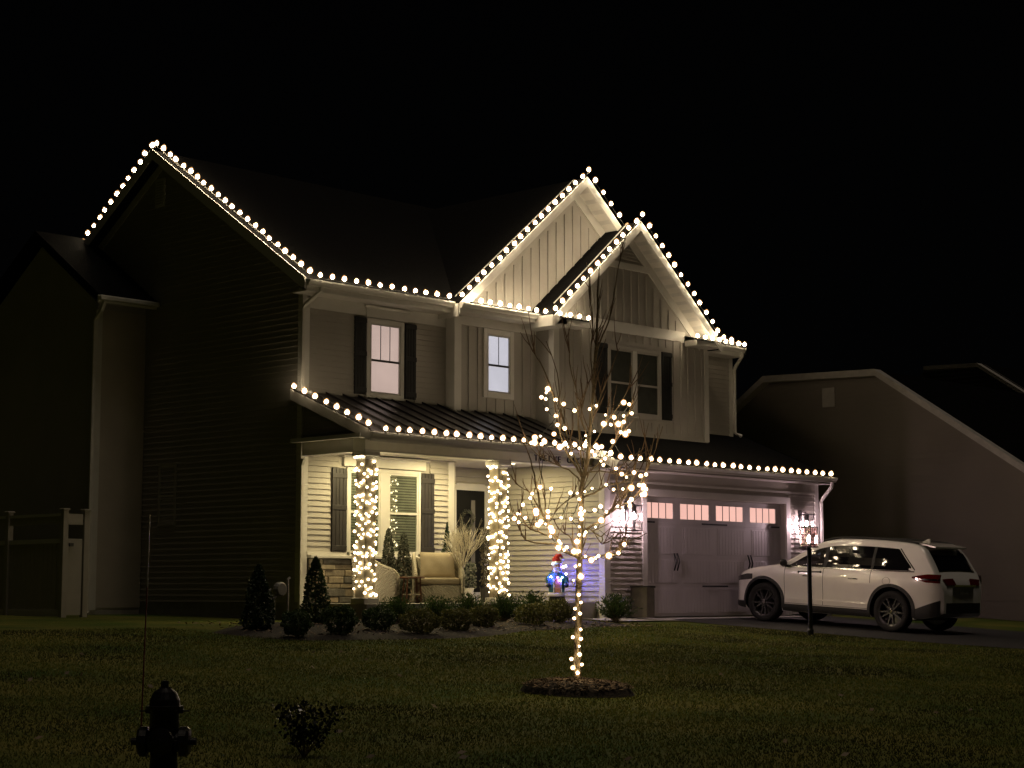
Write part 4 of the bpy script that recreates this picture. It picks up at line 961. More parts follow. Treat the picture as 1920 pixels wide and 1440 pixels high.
# white twig tree
X = px(866, .75); wt = Vector((X, .75, FZ)); t = thing('twig_tree', wt, 'white decorative twig tree with fan of bare branches in front of the door', 'decorative tree')
MB().lathe([(.10, 0), (.10, .025), (.03, .035)], 14, wt).tube([wt + Vector((0, 0, .03)), wt + Vector((.02, 0, .3)), wt + Vector((.0, 0, .62))], [.033, .028, .022], 8).build('trunk', m_white, t)
b = MB()
def grow(p, d, L, r, lev):
    q = [p.copy()]
    for k in range(4): d = (d + Vector((R(-.12, .12), R(-.12, .12), R(-.02, .08)))).normalized(); p = p + d * L / 4; q.append(p.copy())
    b.tube(q, [r * (1 - .14 * k) for k in range(5)], 4, False)
    if lev > 0:
        for k in range(3 if lev > 1 else 2): grow(q[random.randrange(2, 5)], (d + Vector((R(-.55, .55), R(-.55, .55), R(-.15, .3)))).normalized(), L * R(.5, .8), r * .6, lev - 1)
for k in range(17):
    a = k / 17 * 6.283 + R(-.2, .2); e = R(.15, .62); grow(wt + Vector((0, 0, .60 + R(-.08, .02))), Vector((math.cos(a) * e, math.sin(a) * e, 1)).normalized(), R(.36, .48), .0125, 3)
b.build('branches', m_white, t)
# dried plant behind right column
X = px(914, 1.6); bp_ = Vector((X, 1.6, FZ)); t = thing('potted_plant', bp_, 'tall brown potted grass plant beside the front door frame', 'plant')
MB().lathe([(.12, 0), (.15, .28), (.16, .30), (.13, .305)], 14, bp_).build('pot', m_pot, t)
b = MB(); leafcloud(b, [bp_ + Vector((R(-.13, .13), R(-.13, .13), .3 + R(0, 1.15))) for _ in range(900)], .07, .2, 1.5); b.build('foliage', leafm('dried_leaf', (.05, .04, .025), (.13, .11, .07)), t)
X = px(876, 1.5); bp_ = Vector((X, 1.5, FZ)); t = thing('potted_plant', bp_, 'low potted plant with pale flowers right of the cushioned wicker chair', 'plant')
MB().lathe([(.09, 0), (.13, .26), (.14, .28), (.11, .285)], 14, bp_).build('pot', m_trim, t)
b = MB(); leafcloud(b, [bp_ + Vector((R(-.14, .14), R(-.14, .14), .28 + R(0, .5))) for _ in range(420)], .06, .35, .8); b.build('foliage', m_leaf_f, t)

# ------------------------------------------------------------------ lit figure with red hat
fp = on(1044, 1128, 'Y', .75); fp = Vector((fp.x, .75, FZ)); t = thing('lit_figure', fp, 'small standing figure in red hat and teal coat with blue lights on porch edge', 'figure', rz=math.radians(-42))
m_teal = mat('teal_coat', (.03, .13, .17), .7, bump=.3, bscale=30); m_red = mat('red_hat', (.42, .012, .012), .7, bump=.3, bscale=30); m_beard = mat('white_beard', (.65, .64, .62), .9, bump=.6, bscale=25); m_tan = mat('tan_apron', (.42, .20, .10), .7); m_skin = mat('face', (.48, .27, .19), .6); m_mit = mat('dark_mitten', (.01, .015, .02), .8)
def L(b, name, m, **k): return b.build(name, m, t, world=False, smooth=k.get('smooth', True))
L(MB().box(-.15, .15, -.10, .11, 0, .12), 'boots', m_black, smooth=False)
L(MB().lathe([(.15, .12), (.175, .14), (.175, .19), (.15, .20)], 16), 'fur_hem', m_beard)
L(MB().lathe([(.155, .19), (.165, .28), (.155, .42), (.135, .52), (.10, .62), (.05, .67)], 18), 'coat', m_teal)
L(MB().prism([(-.055, -.152, .19), (.055, -.152, .19), (.05, -.138, .46), (-.05, -.138, .46)], (0, -.022, 0)), 'coat_front', m_tan, smooth=False)
for s in (-1, 1):
    L(MB().tube([(s * .10, -.01, .56), (s * .175, -.03, .46), (s * .18, -.10, .37)], [.055, .055, .045], 10), 'sleeve', m_teal)
    L(MB().lathe([(.045, -.012), (.056, 0), (.045, .012)], 10, (s * .18, -.11, .36)), 'fur_cuff', m_beard); L(MB().ball((s * .18, -.14, .335), .045, 10), 'mitten', m_mit)
    L(MB().prism([(s * .07, -.152, .19), (s * .085, -.15, .19), (s * .075, -.138, .46), (s * .06, -.138, .46)], (0, -.03, 0)), 'fur_trim', m_beard, smooth=False)
L(MB().ball((0, -.01, .70), .098, 14, (1, .95, 1.05)), 'head', m_skin)
L(MB().ball((0, -.065, .64), .085, 12, (1, .6, 1.15)), 'beard', m_beard); L(MB().ball((0, -.108, .705), .018, 8), 'nose', m_skin)
for s in (-1, 1): L(MB().ball((s * .035, -.098, .735), .010, 6), 'eye', m_black); L(MB().ball((s * .03, -.105, .685), .03, 8, (1.3, .5, .5)), 'moustache', m_beard)
L(MB().lathe([(.10, .755), (.112, .77), (.108, .80), (.095, .81)], 16), 'hat_brim', m_beard)
L(MB().tube([(0, 0, .79), (.0, .0, .86), (.03, 0, .92), (.075, 0, .93), (.115, 0, .88)], [.10, .085, .055, .035, .018], 14), 'hat', m_red); L(MB().ball((.125, 0, .86), .030, 10), 'pompom', m_beard)
e_blue = emis('blue_led', (.12, .10, 1), 420); e_cyan = emis('cyan_led', (.35, .75, 1), 35); e_pink = emis('pink_led', (1, .15, .45), 25)
lb = [(-.13, -.15, .50, e_blue), (.0, -.17, .49, e_pink), (.09, -.17, .49, e_cyan), (.05, -.175, .435, e_blue), (-.09, -.13, .76, e_cyan), (.13, -.03, .70, e_blue), (.19, .12, .72, e_blue), (.20, .14, .56, e_blue)]
for (x, y, z, m) in lb: MB().ball((x, y, z), .016, 8).build('led_bulb', m, t, world=False)
MB().tube([Vector(q[:3]) + Vector((0, .012, 0)) for q in lb], .004, 4).build('led_wire', m_wire, t, world=False)

# ------------------------------------------------------------------ planter by the garage
PX = (-.60, -.36, -.50, -.08)
t = thing('planter', ((PX[0] + PX[1]) / 2, (PX[2] + PX[3]) / 2, .0), 'tall rectangular grey planter box against the garage wall left of the door', 'planter')
o = box('planter_box', PX[0], PX[1], PX[2], PX[3], 0, .60, mat('planter_grey', (.12, .105, .09), .7, noise=.2), t, .008)
MB().box(PX[0] - .012, PX[1] + .012, PX[2] - .012, PX[2] + .02, .60, .625).box(PX[0] - .012, PX[1] + .012, PX[3] - .02, PX[3] + .012, .60, .625).box(PX[0] - .012, PX[0] + .02, PX[2] + .02, PX[3] - .02, .60, .625).box(PX[1] - .02, PX[1] + .012, PX[2] + .02, PX[3] - .02, .60, .625).build('rim', m_black, t)
# utility pipes by the side wall
ut = on(520, 1145, 'Y', .9)
t = thing('gas_meter', (ut.x, .9, gz(.9)), 'grey gas meter with upright pipes beside the dark side wall', 'meter')
m_meter = mat('meter_grey', (.20, .19, .17), .5)
MB().lathe([(.10, -.07), (.13, -.03), (.13, .03), (.10, .07)], 14, (ut.x + .05, .9, .55), 'y').build('meter_body', m_meter, t)
for dx, h in ((-.2, .52), (-.08, .40), (.22, .72)): MB().tube([(ut.x + dx, .9, -.02), (ut.x + dx, .9, h), (ut.x + dx + .05, .9, h + .03)], .024, 8).build('pipe', m_meter, t)

# ------------------------------------------------------------------ fence, hydrant, rod, sapling
m_vin = mat('vinyl_fence', (.40, .37, .32), .45, noise=.05)
g0 = at(116, 1163, 33.4); gx_, gy_ = g0.x, g0.y; gzz = -.02
t = thing('fence', (gx_, gy_, gzz), 'pale vinyl privacy fence with open top rail left of the house', 'fence')
ht = 2.02
def post(x, y, h=ht): 
    p = box('post', x - .055, x + .055, y - .055, y + .055, gzz - .2, gzz + h, m_vin, t, .006); box('post_cap', x - .075, x + .075, y - .075, y + .075, gzz + h, gzz + h + .035, m_vin, p, .01)
post(gx_, gy_); post(gx_, gy_ + 1.9)
post(gx_, gy_ + 3.8); post(gx_ + .45, gy_, ht)
for k in range(2):
    ya, yb = gy_ + .055 + k * 1.9, gy_ + 1.845 + k * 1.9
    for (za, zb) in ((1.92, 1.97), (1.42, 1.50), (.08, .2)): MB().box(gx_ - .022, gx_ + .022, ya, yb, gzz + za, gzz + zb).build('rail', m_trim, t)  # lighter trim colour on these rails stands in for light catching them
    y = ya + .01
    while y < yb - .12: MB().box(gx_ - .012, gx_ + .012, y, y + .143, gzz + .2, gzz + 1.42).build('picket', m_vin, t); y += .15
    MB().box(gx_ - .015, gx_ + .015, ya, yb, gzz + 1.78, gzz + 1.92).build('rail', m_vin, t)
GT = box('gate', gx_ + .07, gx_ + .38, gy_ - .02, gy_ + .02, gzz + .1, gzz + 1.5, m_vin, t, .005); box('rail', gx_ + .07, gx_ + .38, gy_ - .025, gy_ + .025, gzz + 1.76, gzz + 1.96, m_vin, GT); box('latch', gx_ + .09, gx_ + .17, gy_ - .06, gy_ - .02, gzz + 1.36, gzz + 1.42, m_black, GT)
wx = gx_ + .68
for (za, zb) in ((.1, 1.5), (1.76, 1.96)): MB().box(gx_ + .675, -8.72, gy_ - .02 + .0, gy_ + .02, gzz + za, gzz + zb).build('picket', m_vin, t) if False else None

HY = hit(306, 1462); HD = (HY - CAM).dot(vd)
t = thing('fire_hydrant', HY, 'black silhouetted fire hydrant with a bonnet and side caps, cut by the bottom edge', 'hydrant')
m_hyd = mat('hydrant_paint', (.010, .009, .009), .3, noise=.2, bump=.1, bscale=30)
topz = at(310, 1277, HD).z - HY.z; s = topz / .78
def hl(prof, n=20, c=(0, 0, 0), ax='z', nm='barrel', m=m_hyd):
    return MB().lathe([(r * s, h * s) for r, h in prof], n, (c[0] * s, c[1] * s, c[2] * s), ax).build(nm, m, t, world=False, smooth=False)
hl([(.17, 0), (.17, .03), (.115, .04), (.105, .22), (.105, .27)]); hl([(.15, .27), (.16, .28), (.16, .31), (.12, .32), (.115, .54), (.125, .55)], nm='upper_barrel')
hl([(.15, .55), (.15, .58), (.125, .585), (.118, .63), (.09, .69), (.045, .72), (.045, .73)], nm='bonnet'); hl([(.035, .73), (.032, .775), (.015, .78)], 5, nm='operating_nut')
for a in (0, 1):
    q = (-1, 1)[a]; dvec = rt * q
    o = MB().lathe([(.085 * s, 0), (.085 * s, .12 * s), (.12 * s, .13 * s), (.12 * s, .185 * s), (.10 * s, .205 * s), (.03 * s, .215 * s), (.03 * s, .26 * s)], 14).build('side_cap', m_hyd, t, world=False)
    o.location = (0, 0, .30 * s); o.rotation_euler = dvec.to_track_quat('Z', 'Y').to_euler()
    o = MB().lathe([(.04 * s, .0), (.04 * s, .15 * s), (.012 * s, .155 * s), (.012 * s, .20 * s)], 10).build('flange_bolt', m_hyd, t, world=False)
    o.location = (0, 0, .54 * s); o.rotation_euler = dvec.to_track_quat('Z', 'Y').to_euler(); o.scale = (.5, .5, 1.0)
o = MB().lathe([(.07 * s, 0), (.07 * s, .12 * s), (.105 * s, .125 * s), (.105 * s, .18 * s), (.025 * s, .2 * s), (.025 * s, .23 * s)], 16).build('pumper_cap', m_hyd, t, world=False)
o.location = (0, 0, .31 * s); o.rotation_euler = (-vh).to_track_quat('Z', 'Y').to_euler()
a0 = at(262, 1440, 13.6); a1 = at(281, 965, 13.6)
MB().tube([Vector((a0.x, a0.y, gz(a0.y) - .05)), (a0 + a1) / 2 + Vector((0, 0, .0)), a1], .006, 6)
o = MB().tube([Vector((a0.x, a0.y, gz(a0.y) - .05)), at(270, 1240, 13.6), at(276, 1100, 13.6)], [.007, .006, .005], 6).build('marker_rod', mat('red_rod', (.25, .03, .02), .4))
tag(o, 'thin tall marker rod standing in the lawn beside the hydrant', 'marker rod')
MB().tube([at(276, 1100, 13.6), a1], [.006, .005], 6).build('reflective_tip', mat('pale_rod', (.6, .6, .6), .3), o)

sp = at(570, 1412, 13.3); SP = Vector((sp.x, sp.y, gz(sp.y))); t = thing('sapling_shrub', SP, 'small dark leafy shrub in the foreground lawn right of the hydrant', 'shrub')
b = MB(); st = MB(); Ht = at(570, 1322, 13.3).z - SP.z
for k in range(11):
    a = R(0, 6.283); e = R(.15, .75); d = Vector((math.cos(a) * e, math.sin(a) * e, 1)).normalized(); p = SP.copy(); q = [p.copy()]
    for i in range(5): d = (d + Vector((R(-.15, .15), R(-.15, .15), .03))).normalized(); p = p + d * Ht / 5 * R(.85, 1.1); q.append(p.copy())
    st.tube(q, [.006, .005, .004, .003, .002, .001], 5, False)
    for i in range(70):
        c = q[random.randrange(2, 6)] + Vector((R(-.06, .06), R(-.06, .06), R(-.05, .05))); leafcloud(b, [c], .034, .4, .2)
b.build('foliage', m_leaf_n, t); st.build('stem', m_bark, t)

# ------------------------------------------------------------------ neighbouring houses
def neighbour(name, x, x1, poly, label, col, vent=None, depthx=12, ridge=None):
    c = (x, sum(p[0] for p in poly) / len(poly), 0); t = thing('neighbour_house', c, label, 'house', 'houses next door')
    m = mat('neighbour_siding', col, .8, noise=.06, nscale=1)
    w = MB().prism([(x, y, z) for y, z in poly], (.25, 0, 0)).build('wall', m, t)
    b = MB(); zz = .3
    # lap courses as real ribs
    top = max(z for _, z in poly)
    def ylim(z):
        ys = []
        n = len(poly)
        for i in range(n):
            (ya, za), (yb, zb) = poly[i], poly[(i + 1) % n]
            if (za - z) * (zb - z) < 0: ys.append(ya + (yb - ya) * (z - za) / (zb - za))
        return (min(ys), max(ys)) if len(ys) >= 2 else None
    while zz < top - .15:
        l0, l1 = ylim(zz + .001), ylim(zz + .139)
        if l0 and l1:
            a0, a1 = l0[0], l0[1]; c0, c1 = l1
            b.hexa([(x, a0, zz), (x, a1, zz), (x, c1, zz + .14), (x, c0, zz + .14)], [(x - .02, a0, zz), (x - .02, a1, zz), (x - .004, c1, zz + .14), (x - .004, c0, zz + .14)])
        zz += .14
    o = b.build('siding', m, w); o['kind'] = 'stuff'
    return t, w
m_ntrim = mat('neighbour_trim', (.40, .37, .34), .6)
def trimline(t, x, pts, w=.2, ov=.0):
    for (ya, za), (yb, zb) in zip(pts, pts[1:]):
        MB().prism([(x, ya, za), (x, yb, zb), (x, yb, zb - w), (x, ya, za - w)], (-.3, 0, 0)).build('rake_board', m_ntrim, t)
poly = [(14.0, -.3), (14.0, 0.2), (4.75, 6.15), (1.35, 6.05), (-9.5, -1.0), (-9.5, -1.3)]
poly = [(12.6, -.3), (12.6, .9), (4.75, 6.15), (1.3, 6.05), (-7.5, .3), (-7.5, -.8)]
t, w = neighbour('neighbour_house', 11.0, 21.0, poly, 'dark brown house with clipped gable right of the garage, nearest neighbour', (.19, .165, .14))
trimline(t, 10.98, [(8.6, 3.60), (4.75, 6.22), (1.3, 6.12), (-3.9, 2.72), (-7.9, .1)], .17)
def nroof(t, x0, x1, pts, th=.12):
    for (ya, za), (yb, zb) in zip(pts, pts[1:]):
        MB().prism([(x0, ya, za + .02), (x0, yb, zb + .02), (x0, yb, zb + .02 - th), (x0, ya, za + .02 - th)], (x1 - x0, 0, 0)).build('roof', m_wroof, t)
nroof(t, 10.72, 22, [(12.9, .75), (4.75, 6.18), (1.3, 6.08), (-7.8, .1)])
MB().box(21.7, 22, -7.4, 12.5, -.6, .7).build('wall', bpy.data.materials['neighbour_siding'], t)
vt = MB().box(10.955, 10.99, 2.68, 3.06, 5.28, 5.78).build('gable_vent', m_ntrim, t)
poly2 = [(14, 0), (14, 4.0), (5.3, 7.3), (3.4, 7.25), (-8, .5), (-8, -.6)]
q = [on(1740, 688, 'X', 23.9), on(1840, 682, 'X', 23.9)]
fp_ = [(q[0].y + 8, q[0].z - 5.2), (q[0].y, q[0].z), (q[1].y, q[1].z), (q[1].y - 10, q[1].z - 6.6)]
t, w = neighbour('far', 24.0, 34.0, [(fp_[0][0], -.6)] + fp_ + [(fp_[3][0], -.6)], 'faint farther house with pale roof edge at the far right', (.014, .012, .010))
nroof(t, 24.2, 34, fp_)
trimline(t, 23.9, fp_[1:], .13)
# distant house fragment seen above the fence on the left
q0 = at(36, 905, 60); t = thing('distant_house', (q0.x, q0.y, 0), 'faint gable end with pale eave far behind the fence on the left', 'house', 'houses next door')
e0, e1, e2 = at(36, 912, 60), at(36, 896, 60), at(88, 868, 60); lo = at(45, 1130, 60)
dv = rt
def QP(x, y, d=60): return at(x, y, d)
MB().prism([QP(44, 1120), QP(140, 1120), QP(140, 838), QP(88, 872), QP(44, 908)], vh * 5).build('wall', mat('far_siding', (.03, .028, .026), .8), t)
MB().prism([QP(34, 913), QP(54, 913), QP(54, 896), QP(36, 899)], -vh * .4).build('eave', m_ntrim, t)
MB().prism([QP(54, 896), QP(92, 872), QP(92, 868), QP(54, 892)], -vh * .3).build('rake_board', mat('far_trim', (.08, .075, .07), .8), t)
MB().prism([QP(39.5, 1100), QP(45, 1100), QP(45, 913), QP(39.5, 913)], -vh * .12).build('corner_board', mat('far_corner', (.16, .15, .14), .8), t)

# ------------------------------------------------------------------ white SUV (local: +x nose, +y left side, z up from the ground)
def pchip(xs, ys):
    xs = np.array(xs, float); ys = np.array(ys, float); h = np.diff(xs); dl = np.diff(ys) / h; m = np.zeros(len(xs))
    for i in range(1, len(xs) - 1):
        if dl[i - 1] * dl[i] > 0:
            w1, w2 = 2 * h[i] + h[i - 1], h[i] + 2 * h[i - 1]; m[i] = (w1 + w2) / (w1 / dl[i - 1] + w2 / dl[i])
    m[0], m[-1] = dl[0], dl[-1]
    def f(x):
        x = min(max(x, xs[0]), xs[-1]); i = min(np.searchsorted(xs, x, 'right') - 1, len(xs) - 2); t_ = (x - xs[i]) / h[i]
        return float((1 + 2 * t_) * (1 - t_) ** 2 * ys[i] + t_ * (1 - t_) ** 2 * h[i] * m[i] + t_ * t_ * (3 - 2 * t_) * ys[i + 1] + t_ * t_ * (t_ - 1) * h[i] * m[i + 1])
    return f
ztop = pchip([-2.55, -2.50, -2.42, -2.28, -2.12, -1.98, -1.85, -1.4, -.8, -.2, .20, .60, .95, 1.20, 1.5, 1.95, 2.25, 2.36, 2.42], [.96, 1.07, 1.20, 1.42, 1.63, 1.725, 1.755, 1.79, 1.805, 1.79, 1.725, 1.53, 1.33, 1.215, 1.17, 1.10, .98, .88, .70])
zbot = pchip([-2.55, -2.4, -1.9, 1.9, 2.3, 2.42], [.42, .34, .27, .25, .28, .36])
Wf = pchip([-2.55, -2.47, -2.3, -1.9, -1.2, 0, 1.2, 1.9, 2.15, 2.3, 2.38, 2.42], [.72, .82, .91, .975, 1.0, 1.0, .995, .965, .90, .80, .70, .60])
ff = pchip([.25, .34, .46, .60, .78, .95, 1.10, 1.16, 1.22, 1.45, 1.66, 1.80, 1.9], [.94, .965, .972, .968, .985, 1.0, .985, .955, .92, .85, .765, .70, .66])
def yw(x, z): return Wf(x) * ff(z)
rr = pchip([-2.55, -2.3, -1.9, .2, 1.2, 1.6, 2.42], [.12, .12, .09, .09, .09, .12, .14])
XS = np.concatenate([np.linspace(-2.55, -1.9, 14), np.linspace(-1.85, .15, 22), np.linspace(.2, 1.25, 18), np.linspace(1.3, 2.42, 18)])
def section(x):
    zb, zt = zbot(x), ztop(x); r = min(rr(x), (zt - zb) * .4); zs = zt - r; pts = []
    w0 = yw(x, zb); pts += [(0, zb), (w0 * .5, zb), (w0 * .93, zb)]
    for k in range(13):
        z = zb + (zs - zb) * k / 12; e = 0 if k else .015; pts.append((yw(x, z) - e, z))
    ws = yw(x, zs)
    for k in range(1, 5):
        a = k / 4 * math.pi / 2; pts.append((ws - r * .9 * (1 - math.cos(a)), zs + r * .82 * math.sin(a)))
    wt = ws - r * .9
    for k in range(1, 6):
        q = k / 5; pts.append((wt * (1 - q), zs + r * .82 + r * .18 * (1 - (1 - q) ** 2)))
    return pts
secs_ = [section(x) for x in XS]; NP = len(secs_[0])
cp = Vector((0, 0, 0))
CARX, CARY = 3.30, -2.70
slope = math.atan2(gz(-1.2) - gz(-4.2), 3.0)
CAR = thing('parked_car', (CARX, CARY, gz(CARY) + .012), 'white suv parked on the driveway with black wheels, nose toward the garage', 'car')
CAR.rotation_euler = Matrix.Rotation(math.pi / 2, 3, 'Z').to_4x4().to_3x3() @ Matrix.Rotation(0, 3, 'Y') and (0, -slope, math.pi / 2)
m_paint = mat('white_paint', (.82, .80, .76), .22, noise=.02, coat=1.0); m_tint = mat('tinted_glass', (.006, .006, .007), .03, noise=0, coat=.6, spec=.8)
m_clad = mat('black_cladding', (.014, .014, .015), .55, noise=.1); m_tyre = mat('tyre', (.012, .012, .012), .85, noise=.2, bump=.2, bscale=60)
m_rim = mat('black_rim', (.10, .10, .105), .25, metal=.6, noise=0); m_chrome = mat('chrome', (.6, .6, .6), .12, metal=1, noise=0)
m_seam = mat('panel_gap', (.03, .03, .03), .8, noise=0)
b = MB()
for x, s_ in zip(XS, secs_):
    for (y, z) in s_: b.v.append((x, y, z))
    for (y, z) in s_[-2:0:-1]: b.v.append((x, -y, z))
NN = 2 * NP - 2
for i in range(len(XS) - 1):
    for k in range(NN): b.f.append([i * NN + k, i * NN + (k + 1) % NN, (i + 1) * NN + (k + 1) % NN, (i + 1) * NN + k])
b.f.append([k for k in range(NN)][::-1]); b.f.append([(len(XS) - 1) * NN + k for k in range(NN)])
body = b.build('body', [m_paint, m_clad], CAR, world=False)
bm_ = bmesh.new(); bm_.from_mesh(body.data); bmesh.ops.recalc_face_normals(bm_, faces=bm_.faces); bm_.to_mesh(body.data); bm_.free()
WX, WZ, WR = (1.525, -1.525), .40, .40
cut = MB()
for x in WX:
    for s in (-1, 1): cut.lathe([(.475, .60), (.475, 1.3)] if s > 0 else [(.475, -1.3), (.475, -.60)], 40, (x, 0, WZ + .01), 'y')
co = cut.build('cutter', [m_clad], None, world=False); bm_ = bmesh.new(); bm_.from_mesh(co.data); bmesh.ops.recalc_face_normals(bm_, faces=bm_.faces); bm_.to_mesh(co.data); bm_.free()
CAR_INV = body.parent; body.parent = None
md = body.modifiers.new('arch', 'BOOLEAN'); md.object = co; md.operation = 'DIFFERENCE'; md.solver = 'EXACT'; md.material_mode = 'TRANSFER'
dg = bpy.context.evaluated_depsgraph_get(); me = bpy.data.meshes.new_from_object(body.evaluated_get(dg)); body.modifiers.clear(); body.data = me
body.parent = CAR_INV; bpy.data.objects.remove(co)
for p in me.polygons: p.use_smooth = True
try: me.set_sharp_from_angle(angle=math.radians(35))
except Exception: pass
def patch(name, x0, x1, zl, zh, off, m, nx=24, nz=6, s=1, th=.006, parent=CAR):
    """curved panel lying on the body's side; zl, zh: functions of x"""
    b = MB()
    for lay in (off, off - th):
        for i in range(nx + 1):
            x = x0 + (x1 - x0) * i / nx; a, e = zl(x), zh(x)
            for j in range(nz + 1):
                z = a + (e - a) * j / nz; b.v.append((x, s * (yw(x, z) + lay), z))
    m_ = (nx + 1) * (nz + 1)
    for q in range(2):
        for i in range(nx):
            for j in range(nz):
                a = q * m_ + i * (nz + 1) + j; f = [a, a + 1, a + nz + 2, a + nz + 1]; b.f.append(f if (q == 0) == (s < 0) else f[::-1])
    rim = [i * (nz + 1) for i in range(nx + 1)] + [nx * (nz + 1) + j for j in range(1, nz + 1)] + [i * (nz + 1) + nz for i in range(nx - 1, -1, -1)] + [j for j in range(nz - 1, 0, -1)]
    for a, e in zip(rim, rim[1:] + rim[:1]): b.f.append([a, e, e + m_, a + m_])
    return b.build(name, m, parent, world=False, smooth=False)
K = lambda c: (lambda x: c)
def toppatch(name, xa, xb, q0, q1, off, m, extra=0, smooth=True):
    """panel on the top surface between stations xa..xb, q = 0 centre .. 1 edge of the crown"""
    b = MB(); nx, ny = 16, 14
    def P(x, q):
        s_ = section(x); wt = abs(s_[NP - 6][0]); z_ = s_[NP - 6][1]; aq = abs(q); zc = s_[-1][1]
        y = wt * aq; z = z_ + (zc - z_) * (1 - aq ** 2)
        return Vector((x, math.copysign(y, q), z))
    for i in range(nx + 1):
        for j in range(ny + 1):
            x = xa + (xb - xa) * i / nx; q = q0 + (q1 - q0) * j / ny; p = P(x, q)
            dx = P(x + .01, q) - P(x - .01, q); n_ = Vector((-dx.z, 0, dx.x)).normalized(); 
            if n_.z < 0: n_ = -n_
            b.v.append(tuple(p + n_ * off))
    for i in range(nx):
        for j in range(ny): a = i * (ny + 1) + j; b.f.append([a, a + 1, a + ny + 2, a + ny + 1])
    o = b.build(name, m, CAR, world=False, smooth=smooth); so_ = o.modifiers.new('thick', 'SOLIDIFY'); so_.thickness = .004; so_.offset = -1; return o
sidetop = lambda x: ztop(x) - .155
for s in (1, -1):
    belt = lambda x: 1.185 + .012 * (-x)
    fw = patch('front_window', .10, 1.08, belt, lambda x: max(min(sidetop(x), ztop(x) - .09), belt(x) + .005), .004, m_tint, s=s)
    patch('pillar', .02, .10, belt, sidetop, .0065, m_clad, 3, s=s)
    patch('rear_window', -1.02, .02, belt, sidetop, .004, m_tint, s=s); patch('pillar', -1.08, -1.02, belt, sidetop, .0065, m_clad, 3, s=s)
    patch('quarter_window', -1.98, -1.08, belt, lambda x: max(belt(x) + .004, min(sidetop(x), belt(x) + (x + 1.98) * 1.05)), .004, m_tint, s=s)
    patch('window_trim', -2.0, 1.08, lambda x: belt(x) - .022, lambda x: belt(x) - .004, .010, m_chrome, 40, 1, s=s)
    patch('quarter_trim', -2.0, -1.60, lambda x: min(sidetop(x), belt(x) + (x + 2.0) * 1.05 + .006), lambda x: min(sidetop(x) + .02, belt(x) + (x + 2.0) * 1.05 + .032), .009, m_chrome, 14, 1, s=s)
    for xd in (1.00, .06): patch('door_gap', xd - .005, xd + .005, K(.42), lambda x: 1.17, .0015, m_seam, 1, 14, s=s, th=.004)
    patch('door_gap', -1.055, -1.045, K(.93), lambda x: 1.18, .0015, m_seam, 1, 8, s=s, th=.004)
    patch('door_gap', -1.04, 1.0, K(.415), K(.423), .0015, m_seam, 30, 1, s=s, th=.004)
    patch('sill_cladding', -1.05, 1.04, K(.262), K(.40), .016, m_clad, 24, 4, s=s, th=.03)
    patch('door_crease', -1.0, .98, K(.505), K(.535), .012, m_paint, 24, 3, s=s, th=.02)
    patch('rear_bumper_cladding', -2.50, -2.03, lambda x: zbot(x) + .005, lambda x: .47 - (x + 2.03) * .42, .010, m_clad, 12, 4, s=s, th=.02)
    patch('front_bumper_cladding', 2.02, 2.38, lambda x: zbot(x) + .005, lambda x: .40, .010, m_clad, 10, 3, s=s, th=.02)
    patch('tail_lamp', -2.50, -1.98, lambda x: 1.00 + max(0, (x + 2.28) * .25), lambda x: 1.165 - max(0, (x + 2.28) * .20), .010, mat('tail_lamp_red' + str(s), (.09, .004, .004), .08, noise=0, coat=1), 14, 5, s=s, th=.02)
    patch('reflector', -2.50, -2.12, K(1.045), K(1.075), .0135, m_chrome, 6, 1, s=s, th=.003)
    patch('head_lamp', 1.82, 2.33, lambda x: .86 - (x - 1.82) * .10, lambda x: min(.86 + (2.45 - x) * .22, .97 - (x - 1.82) * .02), .008, mat('head_lamp_' + str(s), (.05, .05, .05), .06, noise=0, coat=1), 14, 5, s=s, th=.02)
    for xh in (.42, -.66):
        MB().tube([(xh - .11, s * (yw(xh, .99) + .006), .99), (xh - .09, s * (yw(xh, .99) + .032), .995), (xh + .09, s * (yw(xh, .99) + .032), .995), (xh + .11, s * (yw(xh, .99) + .006), .99)], .014, 6).build('door_handle', m_chrome, CAR, world=False, smooth=True)
    cxf, czf = -1.42, .985
    if s > 0:
        pf = []
        for k in range(25): a = k / 24 * 6.283; xx, zz = cxf + .085 * math.cos(a), czf + .075 * math.sin(a); pf.append((xx, yw(xx, zz) + .001, zz))
        MB().tube(pf, .003, 4, False).build('fuel_door_gap', m_seam, CAR, world=False)
    # arch trims
    for xc in WX:
        b = MB(); n_ = 30
        for lay in (.022, -.02):
            for i in range(n_ + 1):
                a = math.radians(-12 + 204 * i / n_)
                for r_ in (.468, .53):
                    x, z = xc + r_ * math.cos(a), WZ + .01 + r_ * math.sin(a); z = max(z, .27); b.v.append((x, s * (yw(x, z) + lay - (.006 if r_ > .5 else 0)), z))
        m_ = (n_ + 1) * 2
        for i in range(n_):
            a = i * 2; b.f += [[a, a + 1, a + 3, a + 2], [m_ + a, m_ + a + 2, m_ + a + 3, m_ + a + 1], [a, a + 2, m_ + a + 2, m_ + a], [a + 1, m_ + a + 1, m_ + a + 3, a + 3]]
        b.build('arch_trim', m_clad, CAR, world=False)
    # mirror
    MB().ball((.98, s * (yw(.98, 1.2) + .14), 1.235), .095, 12, (.75, 1.15, .78)).build('side_mirror', m_clad, CAR, world=False, smooth=True)
    MB().box(.94, 1.02, min(s * .88, s * 1.04), max(s * .88, s * 1.04), 1.17, 1.20).build('mirror_arm', m_clad, CAR, world=False)
    # roof rail
    rl = [(x, s * (yw(x, ztop(x) - .09) - .08), ztop(x) + .012) for x in np.linspace(-1.95, .25, 14)]; MB().tube(rl, .018, 6).build('roof_rail', m_clad, CAR, world=False, smooth=True)
